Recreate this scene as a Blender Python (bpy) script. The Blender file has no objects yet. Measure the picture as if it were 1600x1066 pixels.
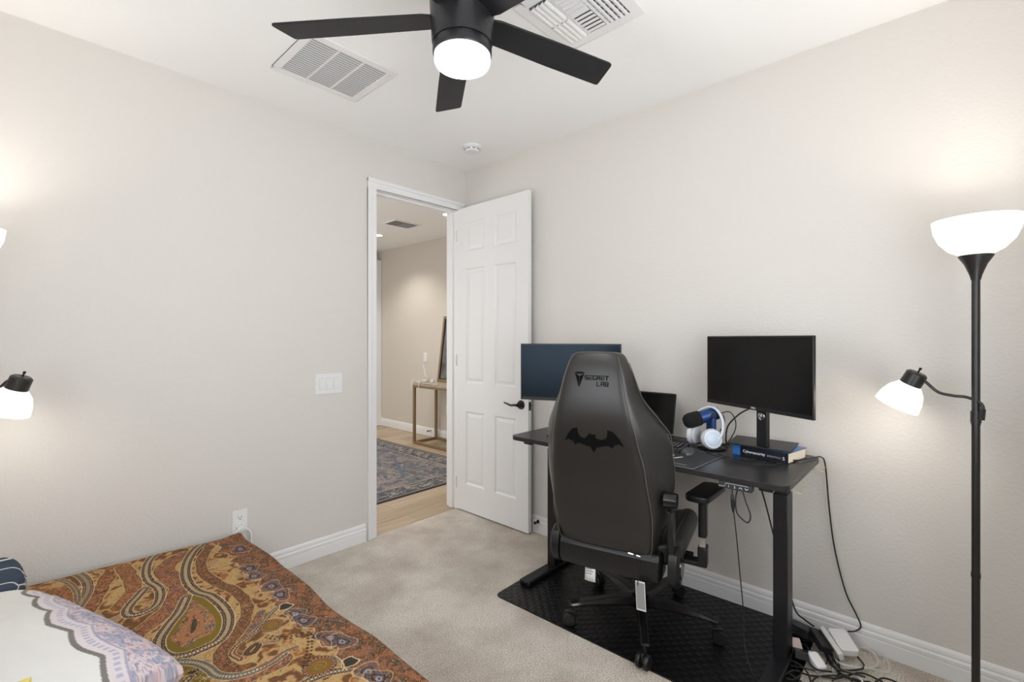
import bpy, bmesh, math, random
import numpy as np
from mathutils import Vector, Matrix, Euler
random.seed(7)
sc = bpy.context.scene
col = sc.collection
R = math.radians
PI = math.pi

# ------------------------------------------------------------------ camera
FPX, CX, CY = 739.0, 800.0, 530.0
TH = R(42.5)
CAM = (-2.6, -2.907, 1.37)
cd = bpy.data.cameras.new('camera')
cam = bpy.data.objects.new('camera', cd)
col.objects.link(cam)
cd.sensor_width = 36.0
cd.lens = FPX / 1600 * 36.0
cd.shift_y = (CY - 533.0) / 1600.0
cd.clip_start = 0.02
cam.location = CAM
cam.rotation_euler = (R(90), 0, TH - R(90))
sc.camera = cam
# ------------------------------------------------------------------ world, view
w = bpy.data.worlds.new('sky'); sc.world = w
w.use_nodes = True
w.node_tree.nodes['Background'].inputs[0].default_value = (0.62, 0.74, 0.95, 1)
w.node_tree.nodes['Background'].inputs[1].default_value = 1.2
sc.view_settings.view_transform = 'Standard'
sc.view_settings.look = 'None'
sc.view_settings.gamma = 1.0
sc.view_settings.use_curve_mapping = False
sc.view_settings.exposure = -0.16
sc.cycles.use_denoising = True
sc.cycles.max_bounces = 9
sc.cycles.diffuse_bounces = 7
sc.cycles.sample_clamp_indirect = 6


def light(name, kind, loc, energy, color, size=0.1, size_y=None, rot=(0, 0, 0), spread=None, spot=None):
    ld = bpy.data.lights.new(name, kind)
    ld.energy = energy; ld.color = color
    if kind == 'AREA':
        ld.size = size
        if size_y: ld.shape = 'RECTANGLE'; ld.size_y = size_y
        if spread: ld.spread = spread
    else:
        ld.shadow_soft_size = size
    if kind == 'SPOT':
        ld.spot_size = spot; ld.spot_blend = 0.7
    o = bpy.data.objects.new(name, ld)
    o.location = loc; o.rotation_euler = rot
    col.objects.link(o)
    return o


# daylight through the two windows behind the camera
light('daylight', 'AREA', (-1.75, -3.385, 1.55), 46, (0.95, 0.975, 1.0), 1.7, 1.45, (R(111), 0, 0))
light('daylight', 'AREA', (-3.145, -1.9, 1.55), 26, (0.95, 0.975, 1.0), 1.3, 1.45, (0, R(-111), 0))


# ------------------------------------------------------------------ unprojecting pattern points onto a surface
def unpr(px, py, z):
    u = (px - CX) / FPX; v = (CY - py) / FPX
    dx = math.cos(TH) + u * math.sin(TH); dy = math.sin(TH) - u * math.cos(TH)
    t = (z - CAM[2]) / v
    return (CAM[0] + t * dx, CAM[1] + t * dy)


# ------------------------------------------------------------------ materials
MATS = {}


def mat(name, color, rough=0.5, metal=0.0, bump=None, bscale=100, vary=None, vscale=20, spec=None,
        emit=None, estr=0, coat=0, trans=0, ior=1.45, attr=None, bdetail=4, sheen=0, bdist=0.001):
    m = bpy.data.materials.new(name); m.use_nodes = True
    nt = m.node_tree; N = nt.nodes; L = nt.links
    b = N['Principled BSDF']
    b.inputs['Base Color'].default_value = (*color, 1)
    b.inputs['Roughness'].default_value = rough
    b.inputs['Metallic'].default_value = metal
    if spec is not None: b.inputs['Specular IOR Level'].default_value = spec
    if coat: b.inputs['Coat Weight'].default_value = coat; b.inputs['Coat Roughness'].default_value = 0.15
    if sheen: b.inputs['Sheen Weight'].default_value = sheen
    if trans: b.inputs['Transmission Weight'].default_value = trans; b.inputs['IOR'].default_value = ior
    if emit: b.inputs['Emission Color'].default_value = (*emit, 1); b.inputs['Emission Strength'].default_value = estr
    tc = N.new('ShaderNodeTexCoord')
    if vary is not None:
        n = N.new('ShaderNodeTexNoise'); n.inputs['Scale'].default_value = vscale; n.inputs['Detail'].default_value = 5
        L.new(tc.outputs['Object'], n.inputs['Vector'])
        r = N.new('ShaderNodeValToRGB')
        r.color_ramp.elements[0].position = 0.3; r.color_ramp.elements[1].position = 0.7
        r.color_ramp.elements[0].color = (*color, 1); r.color_ramp.elements[1].color = (*vary, 1)
        L.new(n.outputs['Fac'], r.inputs['Fac']); L.new(r.outputs['Color'], b.inputs['Base Color'])
    if attr:
        a = N.new('ShaderNodeAttribute'); a.attribute_name = attr
        L.new(a.outputs['Color'], b.inputs['Base Color'])
    if bump:
        n = N.new('ShaderNodeTexNoise'); n.inputs['Scale'].default_value = bscale; n.inputs['Detail'].default_value = bdetail
        L.new(tc.outputs['Object'], n.inputs['Vector'])
        bp = N.new('ShaderNodeBump'); bp.inputs['Strength'].default_value = bump; bp.inputs['Distance'].default_value = bdist
        L.new(n.outputs['Fac'], bp.inputs['Height']); L.new(bp.outputs['Normal'], b.inputs['Normal'])
    MATS[name] = m
    return m


M_wall = mat('greige_wall_paint', (0.665, 0.638, 0.604), 0.75, bump=0.5, bscale=75, bdetail=3, bdist=0.003)
M_hallwall = mat('hall_wall_paint', (0.60, 0.56, 0.50), 0.75, bump=0.4, bscale=75, bdist=0.003)
M_ceil = mat('white_ceiling_paint', (0.885, 0.88, 0.87), 0.85, bump=0.3, bscale=60, bdist=0.003)
M_trim = mat('white_trim_paint', (0.78, 0.78, 0.78), 0.4)
M_door = mat('white_door_paint', (0.755, 0.755, 0.75), 0.42)
M_blackmetal = mat('black_powder_coat', (0.005, 0.005, 0.007), 0.4, bump=0.1, bscale=400)
M_fan = mat('matte_black_fan', (0.010, 0.010, 0.012), 0.36)
M_fanblade = mat('black_fan_blade', (0.007, 0.007, 0.008), 0.5, spec=.4)
M_plastic = mat('black_plastic', (0.008, 0.008, 0.009), 0.40)
M_gloss = mat('gloss_black_plastic', (0.008, 0.008, 0.009), 0.15)
M_screen = mat('dark_screen', (0.006, 0.006, 0.006), 0.22, spec=0.22)
M_screenblue = mat('coated_screen_blue_sheen', (0.006, 0.009, 0.014), 0.25, spec=0.22)  # navy base puts the bluish window reflection into the screen colour
M_screenblue.node_tree.nodes['Principled BSDF'].inputs['Specular Tint'].default_value = (.6, .8, 1, 1)
M_leather = mat('charcoal_leatherette', (0.021, 0.0195, 0.018), 0.36, bump=0.25, bscale=350, bdist=0.0006)
M_suede = mat('black_suede', (0.006, 0.006, 0.006), 0.9)
M_stitch = mat('grey_stitching', (0.10, 0.09, 0.07), 0.8)
M_emblem = mat('black_embroidery', (0.003, 0.003, 0.003), 0.9, spec=.12)
M_white = mat('white_plastic', (0.78, 0.78, 0.78), 0.35)
M_offwhite = mat('off_white_plastic', (0.70, 0.69, 0.66), 0.4)
M_ventwhite = mat('white_vent_enamel', (0.80, 0.79, 0.78), 0.35)
M_ventdark = mat('grey_vent_duct', (0.20, 0.21, 0.24), 0.8)
M_chrome = mat('chrome', (0.7, 0.7, 0.7), 0.15, metal=1)
M_bronze = mat('dark_bronze', (0.025, 0.02, 0.018), 0.35, metal=0.4)
M_lampmetal = mat('lamp_black_metal', (0.018, 0.016, 0.015), 0.35)
M_deskpaint = mat('black_desk_laminate', (0.012, 0.012, 0.013), 0.33, bump=0.15, bscale=220)
M_mat = mat('black_vinyl_mat', (0.004, 0.004, 0.005), 0.36, spec=.3)
M_blue = mat('blue_metallic', (0.012, 0.05, 0.19), 0.35, metal=0.3)
M_foam = mat('black_foam', (0.006, 0.006, 0.006), 0.95, bump=0.5, bscale=300)
M_headwhite = mat('headset_white', (0.70, 0.74, 0.80), 0.35)
M_headgrey = mat('headset_cushion', (0.55, 0.57, 0.60), 0.7)
M_paper = mat('book_pages', (0.72, 0.66, 0.56), 0.8)
M_bookblack = mat('book_black_cover', (0.008, 0.010, 0.016), 0.3)
M_bookblue = mat('book_blue_cover', (0.03, 0.14, 0.42), 0.3)
M_label = mat('label_white', (0.75, 0.75, 0.73), 0.6)
M_print = mat('label_print', (0.25, 0.25, 0.25), 0.8)
M_tag = mat('grey_card', (0.30, 0.30, 0.29), 0.6)
M_gold = mat('brushed_brass', (0.30, 0.22, 0.12), 0.4, metal=0.55, bump=0.2, bscale=90)
M_stone = mat('brown_stone_top', (0.28, 0.22, 0.17), 0.35, vary=(0.50, 0.44, 0.36), vscale=40)
M_fabricw = mat('white_pillow_cotton', (0.74, 0.73, 0.70), 0.9, bump=0.5, bscale=14, bdist=0.012, sheen=0.3)
M_trimgrey = mat('grey_pillow_piping', (0.22, 0.21, 0.19), 0.9)
M_yellow = mat('yellow_fabric', (0.60, 0.50, 0.12), 0.9)
M_mattress = mat('mattress_ticking', (0.5, 0.48, 0.44), 0.9)
M_glass = mat('clear_glass', (1, 1, 1), 0.02, trans=1.0, ior=1.45)
M_cable = mat('black_cable', (0.010, 0.010, 0.010), 0.5)
M_cablew = mat('white_cable', (0.62, 0.61, 0.57), 0.45)
M_inkw = mat('white_ink', (0.75, 0.75, 0.75), 0.6)
M_inkg = mat('grey_ink', (0.28, 0.28, 0.29), 0.6)
M_canvas = mat('dark_artwork', (0.05, 0.05, 0.055), 0.5, vary=(0.22, 0.21, 0.20), vscale=6)
M_pink = mat('pale_pink_plastic', (0.62, 0.48, 0.46), 0.5)
M_fanlens = mat('fan_lamp_lens', (0.9, 0.9, 0.9), 0.4, emit=(1.0, 0.97, 0.93), estr=5)
M_shade = mat('lit_lamp_shade', (0.85, 0.83, 0.78), 0.4, emit=(1.0, 0.95, 0.87), estr=0.8)
M_bulb = mat('lit_bulb', (0.9, 0.9, 0.9), 0.4, emit=(1.0, 0.93, 0.82), estr=5)
M_can = mat('lit_recessed_lens', (0.9, 0.9, 0.9), 0.4, emit=(1.0, 0.94, 0.85), estr=8)
M_bed = mat('paisley_bedspread_cloth', (0.5, 0.3, 0.1), 0.85, attr='weave', bump=0.6, bscale=500, bdist=0.0012, spec=.2)
M_rug = mat('oriental_rug_pile', (0.2, 0.2, 0.2), 0.95, attr='weave', bump=0.6, bscale=260, bdist=0.003)
M_scarf = mat('mauve_paisley_cloth', (0.5, 0.5, 0.5), 0.9, attr='weave', bump=0.3, bscale=300)
M_navy = mat('navy_pillow_cloth', (0.03, 0.045, 0.08), 0.9, attr='weave')


def carpet_mat():
    m = bpy.data.materials.new('beige_carpet'); m.use_nodes = True
    nt = m.node_tree; N = nt.nodes; L = nt.links; b = N['Principled BSDF']
    tc = N.new('ShaderNodeTexCoord')
    n1 = N.new('ShaderNodeTexNoise'); n1.inputs['Scale'].default_value = 2.6; n1.inputs['Detail'].default_value = 5; n1.inputs['Roughness'].default_value = 0.6
    n2 = N.new('ShaderNodeTexNoise'); n2.inputs['Scale'].default_value = 175; n2.inputs['Detail'].default_value = 3
    n3 = N.new('ShaderNodeTexNoise'); n3.inputs['Scale'].default_value = 60; n3.inputs['Detail'].default_value = 3
    for n in (n1, n2, n3): L.new(tc.outputs['Object'], n.inputs['Vector'])
    r1 = N.new('ShaderNodeValToRGB'); e = r1.color_ramp.elements
    e[0].position = 0.36; e[0].color = (0.46, 0.395, 0.325, 1); e[1].position = 0.60; e[1].color = (0.68, 0.625, 0.545, 1)
    L.new(n1.outputs['Fac'], r1.inputs['Fac'])
    r2 = N.new('ShaderNodeValToRGB'); e = r2.color_ramp.elements
    e[0].position = 0.30; e[0].color = (0.50, 0.48, 0.46, 1); e[1].position = 0.62; e[1].color = (1.2, 1.2, 1.2, 1)
    L.new(n2.outputs['Fac'], r2.inputs['Fac'])
    mx = N.new('ShaderNodeMix'); mx.data_type = 'RGBA'; mx.blend_type = 'MULTIPLY'; mx.inputs[0].default_value = 1.0
    L.new(r1.outputs['Color'], mx.inputs[6]); L.new(r2.outputs['Color'], mx.inputs[7])
    L.new(mx.outputs[2], b.inputs['Base Color'])
    ad = N.new('ShaderNodeMath'); ad.operation = 'ADD'
    L.new(n2.outputs['Fac'], ad.inputs[0]); L.new(n3.outputs['Fac'], ad.inputs[1])
    bp = N.new('ShaderNodeBump'); bp.inputs['Strength'].default_value = 0.9; bp.inputs['Distance'].default_value = 0.006
    L.new(ad.outputs[0], bp.inputs['Height']); L.new(bp.outputs['Normal'], b.inputs['Normal'])
    b.inputs['Roughness'].default_value = 0.95; b.inputs['Sheen Weight'].default_value = 0.3
    return m


def wood_mat():
    m = bpy.data.materials.new('oak_plank_floor'); m.use_nodes = True
    nt = m.node_tree; N = nt.nodes; L = nt.links; b = N['Principled BSDF']
    tc = N.new('ShaderNodeTexCoord')
    mp = N.new('ShaderNodeMapping'); mp.inputs['Rotation'].default_value = (0, 0, 0)
    L.new(tc.outputs['Object'], mp.inputs['Vector'])
    br = N.new('ShaderNodeTexBrick'); br.inputs['Scale'].default_value = 1
    br.inputs['Brick Width'].default_value = 1.15; br.inputs['Row Height'].default_value = 0.19
    br.inputs['Mortar Size'].default_value = 0.002; br.offset = 0.37; br.inputs['Bias'].default_value = 0
    br.inputs['Color1'].default_value = (0.40, 0.30, 0.20, 1); br.inputs['Color2'].default_value = (0.52, 0.42, 0.31, 1)
    br.inputs['Mortar'].default_value = (0.30, 0.22, 0.15, 1)
    L.new(mp.outputs['Vector'], br.inputs['Vector'])
    m2 = N.new('ShaderNodeMapping'); m2.inputs['Scale'].default_value = (1.5, 22, 1); L.new(tc.outputs['Object'], m2.inputs['Vector'])
    n = N.new('ShaderNodeTexNoise'); n.inputs['Scale'].default_value = 1.6; n.inputs['Detail'].default_value = 6
    L.new(m2.outputs['Vector'], n.inputs['Vector'])
    r = N.new('ShaderNodeValToRGB'); e = r.color_ramp.elements
    e[0].position = 0.3; e[0].color = (0.78, 0.76, 0.74, 1); e[1].position = 0.7; e[1].color = (1.08, 1.08, 1.08, 1)
    L.new(n.outputs['Fac'], r.inputs['Fac'])
    mx = N.new('ShaderNodeMix'); mx.data_type = 'RGBA'; mx.blend_type = 'MULTIPLY'; mx.inputs[0].default_value = 1.0
    L.new(br.outputs['Color'], mx.inputs[6]); L.new(r.outputs['Color'], mx.inputs[7])
    L.new(mx.outputs[2], b.inputs['Base Color'])
    b.inputs['Roughness'].default_value = 0.4
    return m


def matdots_mat():
    m = M_mat; nt = m.node_tree; N = nt.nodes; L = nt.links; b = N['Principled BSDF']
    tc = N.new('ShaderNodeTexCoord')
    mp = N.new('ShaderNodeMapping'); mp.inputs['Rotation'].default_value = (0, 0, R(45)); mp.inputs['Scale'].default_value = (1, 1, 0)
    L.new(tc.outputs['Object'], mp.inputs['Vector'])
    v = N.new('ShaderNodeTexVoronoi'); v.inputs['Scale'].default_value = 27; v.inputs['Randomness'].default_value = 0.0
    L.new(mp.outputs['Vector'], v.inputs['Vector'])
    r = N.new('ShaderNodeValToRGB'); e = r.color_ramp.elements
    e[0].position = 0.22; e[0].color = (1, 1, 1, 1); e[1].position = 0.42; e[1].color = (0, 0, 0, 1)
    L.new(v.outputs['Distance'], r.inputs['Fac'])
    bp = N.new('ShaderNodeBump'); bp.inputs['Strength'].default_value = 0.5; bp.inputs['Distance'].default_value = 0.003
    L.new(r.outputs['Color'], bp.inputs['Height']); L.new(bp.outputs['Normal'], b.inputs['Normal'])


M_carpet = carpet_mat(); M_wood = wood_mat(); matdots_mat()


# ------------------------------------------------------------------ mesh helpers
def bx(bm, x0, x1, y0, y1, z0, z1, M=None):
    vs = [bm.verts.new((x, y, z)) for z in (z0, z1) for y in (y0, y1) for x in (x0, x1)]
    for f in ((0, 2, 3, 1), (4, 5, 7, 6), (0, 1, 5, 4), (2, 6, 7, 3), (0, 4, 6, 2), (1, 3, 7, 5)):
        bm.faces.new([vs[i] for i in f])
    if M is not None:
        for v in vs: v.co = M @ v.co
    return vs


def cyl(bm, p0, p1, r0, r1=None, n=24, caps=True):
    p0, p1 = Vector(p0), Vector(p1)
    r1 = r0 if r1 is None else r1
    d = (p1 - p0).normalized()
    a = d.orthogonal().normalized(); b = d.cross(a)
    A = []; B = []
    for i in range(n):
        t = 2 * PI * i / n; v = a * math.cos(t) + b * math.sin(t)
        A.append(bm.verts.new(p0 + v * r0)); B.append(bm.verts.new(p1 + v * r1))
    for i in range(n):
        j = (i + 1) % n
        bm.faces.new((A[i], A[j], B[j], B[i]))
    if caps:
        bm.faces.new(A[::-1]); bm.faces.new(B)


def lathe(bm, prof, c=(0, 0, 0), n=32, M=None, close=True):
    """prof: list of (r,z)"""
    rings = []
    for r, z in prof:
        if r < 1e-6:
            rings.append([bm.verts.new((c[0], c[1], c[2] + z))])
        else:
            rings.append([bm.verts.new((c[0] + r * math.cos(2 * PI * i / n), c[1] + r * math.sin(2 * PI * i / n), c[2] + z)) for i in range(n)])
    for A, B in zip(rings, rings[1:]):
        if len(A) == 1 and len(B) == 1: continue
        for i in range(n):
            j = (i + 1) % n
            if len(A) == 1: bm.faces.new((A[0], B[i], B[j]))
            elif len(B) == 1: bm.faces.new((A[i], A[j], B[0]))
            else: bm.faces.new((A[i], A[j], B[j], B[i]))
    if close:
        if len(rings[0]) > 1: bm.faces.new(rings[0])
        if len(rings[-1]) > 1: bm.faces.new(rings[-1])
    if M is not None:
        for rg in rings:
            for v in rg: v.co = M @ v.co


def smooth_path(pts, sub=8):
    P = [Vector(p) for p in pts]
    if len(P) < 3: return P
    out = []
    Q = [P[0] * 2 - P[1]] + P + [P[-1] * 2 - P[-2]]
    for i in range(1, len(Q) - 2):
        for k in range(sub):
            t = k / sub
            a, b, c, d = Q[i - 1], Q[i], Q[i + 1], Q[i + 2]
            out.append(0.5 * ((2 * b) + (c - a) * t + (2 * a - 5 * b + 4 * c - d) * t * t + (3 * b - a - 3 * c + d) * t ** 3))
    out.append(P[-1])
    return out


def tube(bm, pts, r, n=8, sub=8, smooth=True, closed=False):
    P = smooth_path(pts, sub) if smooth else [Vector(p) for p in pts]
    rr = r if callable(r) else (lambda t: r)
    up = None; rings = []
    for i, p in enumerate(P):
        d = (P[min(i + 1, len(P) - 1)] - P[max(i - 1, 0)]).normalized()
        if up is None: up = d.orthogonal().normalized()
        up = (up - d * up.dot(d))
        up = d.orthogonal().normalized() if up.length < 1e-6 else up.normalized()
        s = d.cross(up); q = rr(i / (len(P) - 1))
        rings.append([bm.verts.new(p + (up * math.cos(2 * PI * k / n) + s * math.sin(2 * PI * k / n)) * q) for k in range(n)])
    for A, B in zip(rings, rings[1:]):
        for k in range(n):
            j = (k + 1) % n
            bm.faces.new((A[k], A[j], B[j], B[k]))
    bm.faces.new(rings[0][::-1]); bm.faces.new(rings[-1])


def prism(bm, outline, z0, z1, M=None):
    """outline in xy extruded z0..z1"""
    A = [bm.verts.new((x, y, z0)) for x, y in outline]; B = [bm.verts.new((x, y, z1)) for x, y in outline]
    n = len(A)
    for i in range(n):
        j = (i + 1) % n
        bm.faces.new((A[i], A[j], B[j], B[i]))
    bm.faces.new(A[::-1]); bm.faces.new(B)
    if M is not None:
        for v in A + B: v.co = M @ v.co


def loft(bm, rings, cap=True, closed=True):
    V = [[bm.verts.new(p) for p in rg] for rg in rings]
    n = len(V[0])
    for A, B in zip(V, V[1:]):
        for i in range(n if closed else n - 1):
            j = (i + 1) % n
            bm.faces.new((A[i], A[j], B[j], B[i]))
    if cap: bm.faces.new(V[0][::-1]); bm.faces.new(V[-1])
    return V


def rrect(w, h, r, n=6, cx=0, cy=0):
    o = []
    for sx, sy, a0 in ((1, 1, 0), (-1, 1, 90), (-1, -1, 180), (1, -1, 270)):
        for k in range(n + 1):
            a = R(a0 + 90 * k / n)
            o.append((cx + sx * (w / 2 - r) + r * math.cos(a), cy + sy * (h / 2 - r) + r * math.sin(a)))
    return o


def obj(name, bm, m, parent=None, smooth=True, bevel=0, seg=2, sub=0, angle=40, loc=None, rot=None):
    bmesh.ops.remove_doubles(bm, verts=bm.verts, dist=1e-6)
    bmesh.ops.recalc_face_normals(bm, faces=bm.faces)
    me = bpy.data.meshes.new(name); bm.to_mesh(me); bm.free()
    o = bpy.data.objects.new(name, me); col.objects.link(o)
    if m: me.materials.append(m)
    if smooth:
        for p in me.polygons: p.use_smooth = True
        try: me.set_sharp_from_angle(angle=R(angle))
        except Exception: pass
    if bevel:
        b = o.modifiers.new('bevel', 'BEVEL'); b.width = bevel; b.segments = seg; b.limit_method = 'ANGLE'; b.angle_limit = R(35)
        b.harden_normals = False
    if sub:
        s = o.modifiers.new('sub', 'SUBSURF'); s.levels = sub; s.render_levels = sub
    if parent: o.parent = parent
    if loc: o.location = loc
    if rot: o.rotation_euler = rot
    return o


def thing(name, label, cat, loc=(0, 0, 0), rotz=0, group=None, rot=None):
    o = bpy.data.objects.new(name, None); col.objects.link(o)
    o.empty_display_size = 0.05
    o.location = loc; o.rotation_euler = rot if rot else (0, 0, rotz)
    o['label'] = label; o['category'] = cat
    if group: o['group'] = group
    return o


def tag(o, label, cat, group=None):
    o['label'] = label; o['category'] = cat
    if group: o['group'] = group
    return o


def struct(name, bm, m, label=None, **k):
    o = obj(name, bm, m, **k)
    o['kind'] = 'structure'
    if label: o['label'] = label
    return o


def copy_tree(o, parent=None):
    c = o.copy(); col.objects.link(c)
    if parent: c.parent = parent
    for ch in list(o.children): copy_tree(ch, c)
    return c


def text(name, s, size, m, parent, M, depth=0.0006, align='LEFT', sx=1.0):
    cu = bpy.data.curves.new(name, 'FONT'); cu.body = s; cu.size = size; cu.extrude = depth; cu.align_x = align
    t = bpy.data.objects.new(name, cu); col.objects.link(t)
    dg = bpy.context.evaluated_depsgraph_get()
    me = bpy.data.meshes.new_from_object(t.evaluated_get(dg))
    bpy.data.objects.remove(t); me.name = name
    o = bpy.data.objects.new(name, me); col.objects.link(o)
    me.materials.clear(); me.materials.append(m)
    me.transform(M @ Matrix.Diagonal((sx, 1, 1, 1)))
    o.parent = parent
    return o


def frameM(o, x, y):
    """matrix mapping local x,y,z to given origin and axes"""
    x = Vector(x).normalized(); y = Vector(y).normalized(); z = x.cross(y).normalized(); y = z.cross(x)
    M = Matrix.Identity(4)
    for i in range(3): M[i][0] = x[i]; M[i][1] = y[i]; M[i][2] = z[i]; M[i][3] = o[i]
    return M


# ================================================================== THE ROOM
CH = 2.74
XL, YF = -3.15, -3.40     # left wall, front wall (behind the camera)
DX0, DX1, DH = -0.835, -0.088, 2.42   # doorway
WT = 0.12
HX, HY1, HX0 = 1.546, 3.72, -1.9
bm = bmesh.new(); bx(bm, XL - .1, 0.1, YF - .1, 0.0, -0.05, 0); bx(bm, DX0, DX1, 0, 0.012, -0.05, 0.0)
struct('floor', bm, M_carpet, 'beige cut pile carpet of the bedroom')
bm = bmesh.new(); bx(bm, HX0 - .1, HX + .1, 0.012, HY1 + .6, -0.06, -0.004)
struct('floor', bm, M_wood, 'light oak plank floor of the hallway')
bm = bmesh.new(); bx(bm, XL - .1, 0.12, YF - .1, 0.0, CH, CH + .05); struct('ceiling', bm, M_ceil, 'white bedroom ceiling')
bm = bmesh.new(); bx(bm, HX0 - .1, HX + .1, WT, HY1 + .6, 2.77, 2.82); struct('ceiling', bm, M_ceil, 'white hallway ceiling')
bm = bmesh.new()
bx(bm, XL - .1, DX0, 0, WT, 0, CH + .05); bx(bm, DX1, HX + .1, 0, WT, 0, CH + .05); bx(bm, DX0, DX1, 0, WT, DH, CH + .05)
struct('wall_back', bm, M_wall, 'greige wall with the doorway', smooth=False)
bm = bmesh.new(); bx(bm, 0, .1, YF - .1, 0, 0, CH + .05); struct('wall_right', bm, M_wall, 'greige wall behind the desk')
# front wall with window opening, left wall with window opening
bm = bmesh.new()
wx0, wx1, wz0, wz1 = -2.6, -0.9, 0.85, 2.3
bx(bm, XL - .1, wx0, YF - .12, YF, 0, CH + .05); bx(bm, wx1, 0.1, YF - .12, YF, 0, CH + .05)
bx(bm, wx0, wx1, YF - .12, YF, 0, wz0); bx(bm, wx0, wx1, YF - .12, YF, wz1, CH + .05)
struct('wall_front', bm, M_wall, 'greige window wall behind the viewer', smooth=False)
bm = bmesh.new(); ly0, ly1 = -2.55, -1.25
bx(bm, XL - .12, XL, YF - .1, ly0, 0, CH + .05); bx(bm, XL - .12, XL, ly1, WT, 0, CH + .05)
bx(bm, XL - .12, XL, ly0, ly1, 0, wz0); bx(bm, XL - .12, XL, ly0, ly1, wz1, CH + .05)
struct('wall_left', bm, M_wall, 'greige wall at the head of the bed', smooth=False)


def window(name, along, c, a0, a1):
    wn = bpy.data.objects.new(name, None); col.objects.link(wn); wn['kind'] = 'structure'
    def B(bm, s0, s1, t0, t1, z0, z1):
        if along == 'x': bx(bm, s0, s1, c + t0, c + t1, z0, z1)
        else: bx(bm, c + t0, c + t1, s0, s1, z0, z1)
    bm = bmesh.new()
    for q in ((a0, a0 + .05, wz0, wz1), (a1 - .05, a1, wz0, wz1), (a0, a1, wz0, wz0 + .05), (a0, a1, wz1 - .05, wz1), ((a0 + a1) / 2 - .025, (a0 + a1) / 2 + .025, wz0, wz1)):
        B(bm, q[0], q[1], -.10, -.05, q[2], q[3])
    obj('window_frame', bm, M_trim, wn, bevel=0.003)
    bm = bmesh.new(); B(bm, a0 + .05, a1 - .05, -.078, -.074, wz0 + .05, wz1 - .05); obj('pane', bm, M_glass, wn)
    bm = bmesh.new(); B(bm, a0 - .03, a1 + .03, -.04, .03, wz0 - .03, wz0); obj('window_sill', bm, M_trim, wn, bevel=0.004)


window('window_1', 'x', YF, wx0, wx1)
window('window_2', 'y', XL, ly0, ly1)

# hallway walls
bm = bmesh.new(); bx(bm, HX, HX + .1, WT, HY1 + .6, 0, 2.82); struct('wall_hall_right', bm, M_hallwall, 'beige hallway wall behind the console table')
bm = bmesh.new(); bx(bm, HX0 - .1, 1.44, HY1, HY1 + .1, 0, 2.82); bx(bm, 1.44, HX, HY1 + .06, HY1 + .1, 2.2, 2.82)
struct('wall_hall_end', bm, M_hallwall, 'hallway end wall')
bm = bmesh.new(); bx(bm, HX0 - .1, HX0, WT, HY1, 0, 2.82); struct('wall_hall_left', bm, M_hallwall, 'hallway left wall')
bm = bmesh.new(); bx(bm, 1.24, HX - .003, HY1 - .018, HY1 + .04, 0, 2.62); struct('trim_4', bm, M_trim, 'white casing at the end of the hallway', bevel=.003)


def baseboard(name, p0, p1, nrm, label):
    """profiled skirting from p0 to p1; nrm points into the room"""
    prof = [(0.001, 0.0), (0.016, 0.0), (0.016, 0.060), (0.012, 0.064), (0.016, 0.068), (0.016, 0.082), (0.010, 0.090), (0.012, 0.096), (0.010, 0.108), (0.004, 0.117), (0.001, 0.118)]
    bm = bmesh.new()
    rings = []
    for p in (p0, p1):
        rings.append([(p[0] + nrm[0] * a, p[1] + nrm[1] * a, z) for a, z in prof])
    loft(bm, rings)
    return struct(name, bm, M_trim, label, angle=20)


baseboard('baseboard_back', (XL, 0), (DX0 - .07, 0), (0, -1), 'white baseboard beside the doorway')
baseboard('baseboard_right', (0, YF), (0, 0), (-1, 0), 'white baseboard behind the desk')
baseboard('baseboard_front', (XL, YF), (0, YF), (0, 1), 'white baseboard under the front window')
baseboard('baseboard_left', (XL, YF), (XL, 0), (1, 0), 'white baseboard of the left wall')
baseboard('baseboard_hall', (HX, WT), (HX, HY1), (-1, 0), 'white baseboard in the hallway')
baseboard('baseboard_hall_near', (0.0, WT), (HX, WT), (0, 1), 'white baseboard on the hallway side of the door wall')

# doorway jamb, stop, casing
bm = bmesh.new()
jt = 0.016
bx(bm, DX0, DX0 + jt, 0.0, WT, 0, DH); bx(bm, DX1 - .0001, DX1 + jt * 0, 0, WT, 0, DH)
bx(bm, DX0 + jt, DX1, 0, WT, DH - jt, DH)
bx(bm, DX0 + jt, DX0 + jt + .012, 0.042, 0.09, 0, DH - jt); bx(bm, DX1 - .012, DX1, 0.042, 0.09, 0, DH - jt)
bx(bm, DX0 + jt + .012, DX1 - .012, 0.042, 0.09, DH - jt - .012, DH - jt)
struct('trim_1', bm, M_trim, 'white door jamb with stop strips', bevel=.0015)
for nm, yy, sg in (('trim_2', 0.0, -1), ('trim_3', WT, 1)):
    bm = bmesh.new(); cw = 0.066
    def cas(x0, x1, z0, z1, horiz=False):
        # stepped profile: thin inner lip, thick outer back-band
        if horiz:
            bx(bm, x0, x1, yy, yy + sg * .012, z0, z1); bx(bm, x0, x1, yy, yy + sg * .018, z0 + .04, z1)
        else:
            inner_left = x1 < -0.5
            bx(bm, x0, x1, yy, yy + sg * .012, z0, z1)
            if inner_left: bx(bm, x0, x1 - .04, yy, yy + sg * .018, z0, z1)
            else: bx(bm, x0 + .04, x1, yy, yy + sg * .018, z0, z1)
    cas(DX0 + jt - .004 - cw, DX0 + jt - .004, 0, DH - jt + .004)
    cas(DX1 + .004, DX1 + .004 + cw, 0, DH - jt + .004)
    cas(DX0 + jt - .004 - cw, DX1 + .004 + cw, DH - jt + .004, DH - jt + .004 + cw, True)
    struct(nm, bm, M_trim, 'white door casing', bevel=.002)
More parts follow.
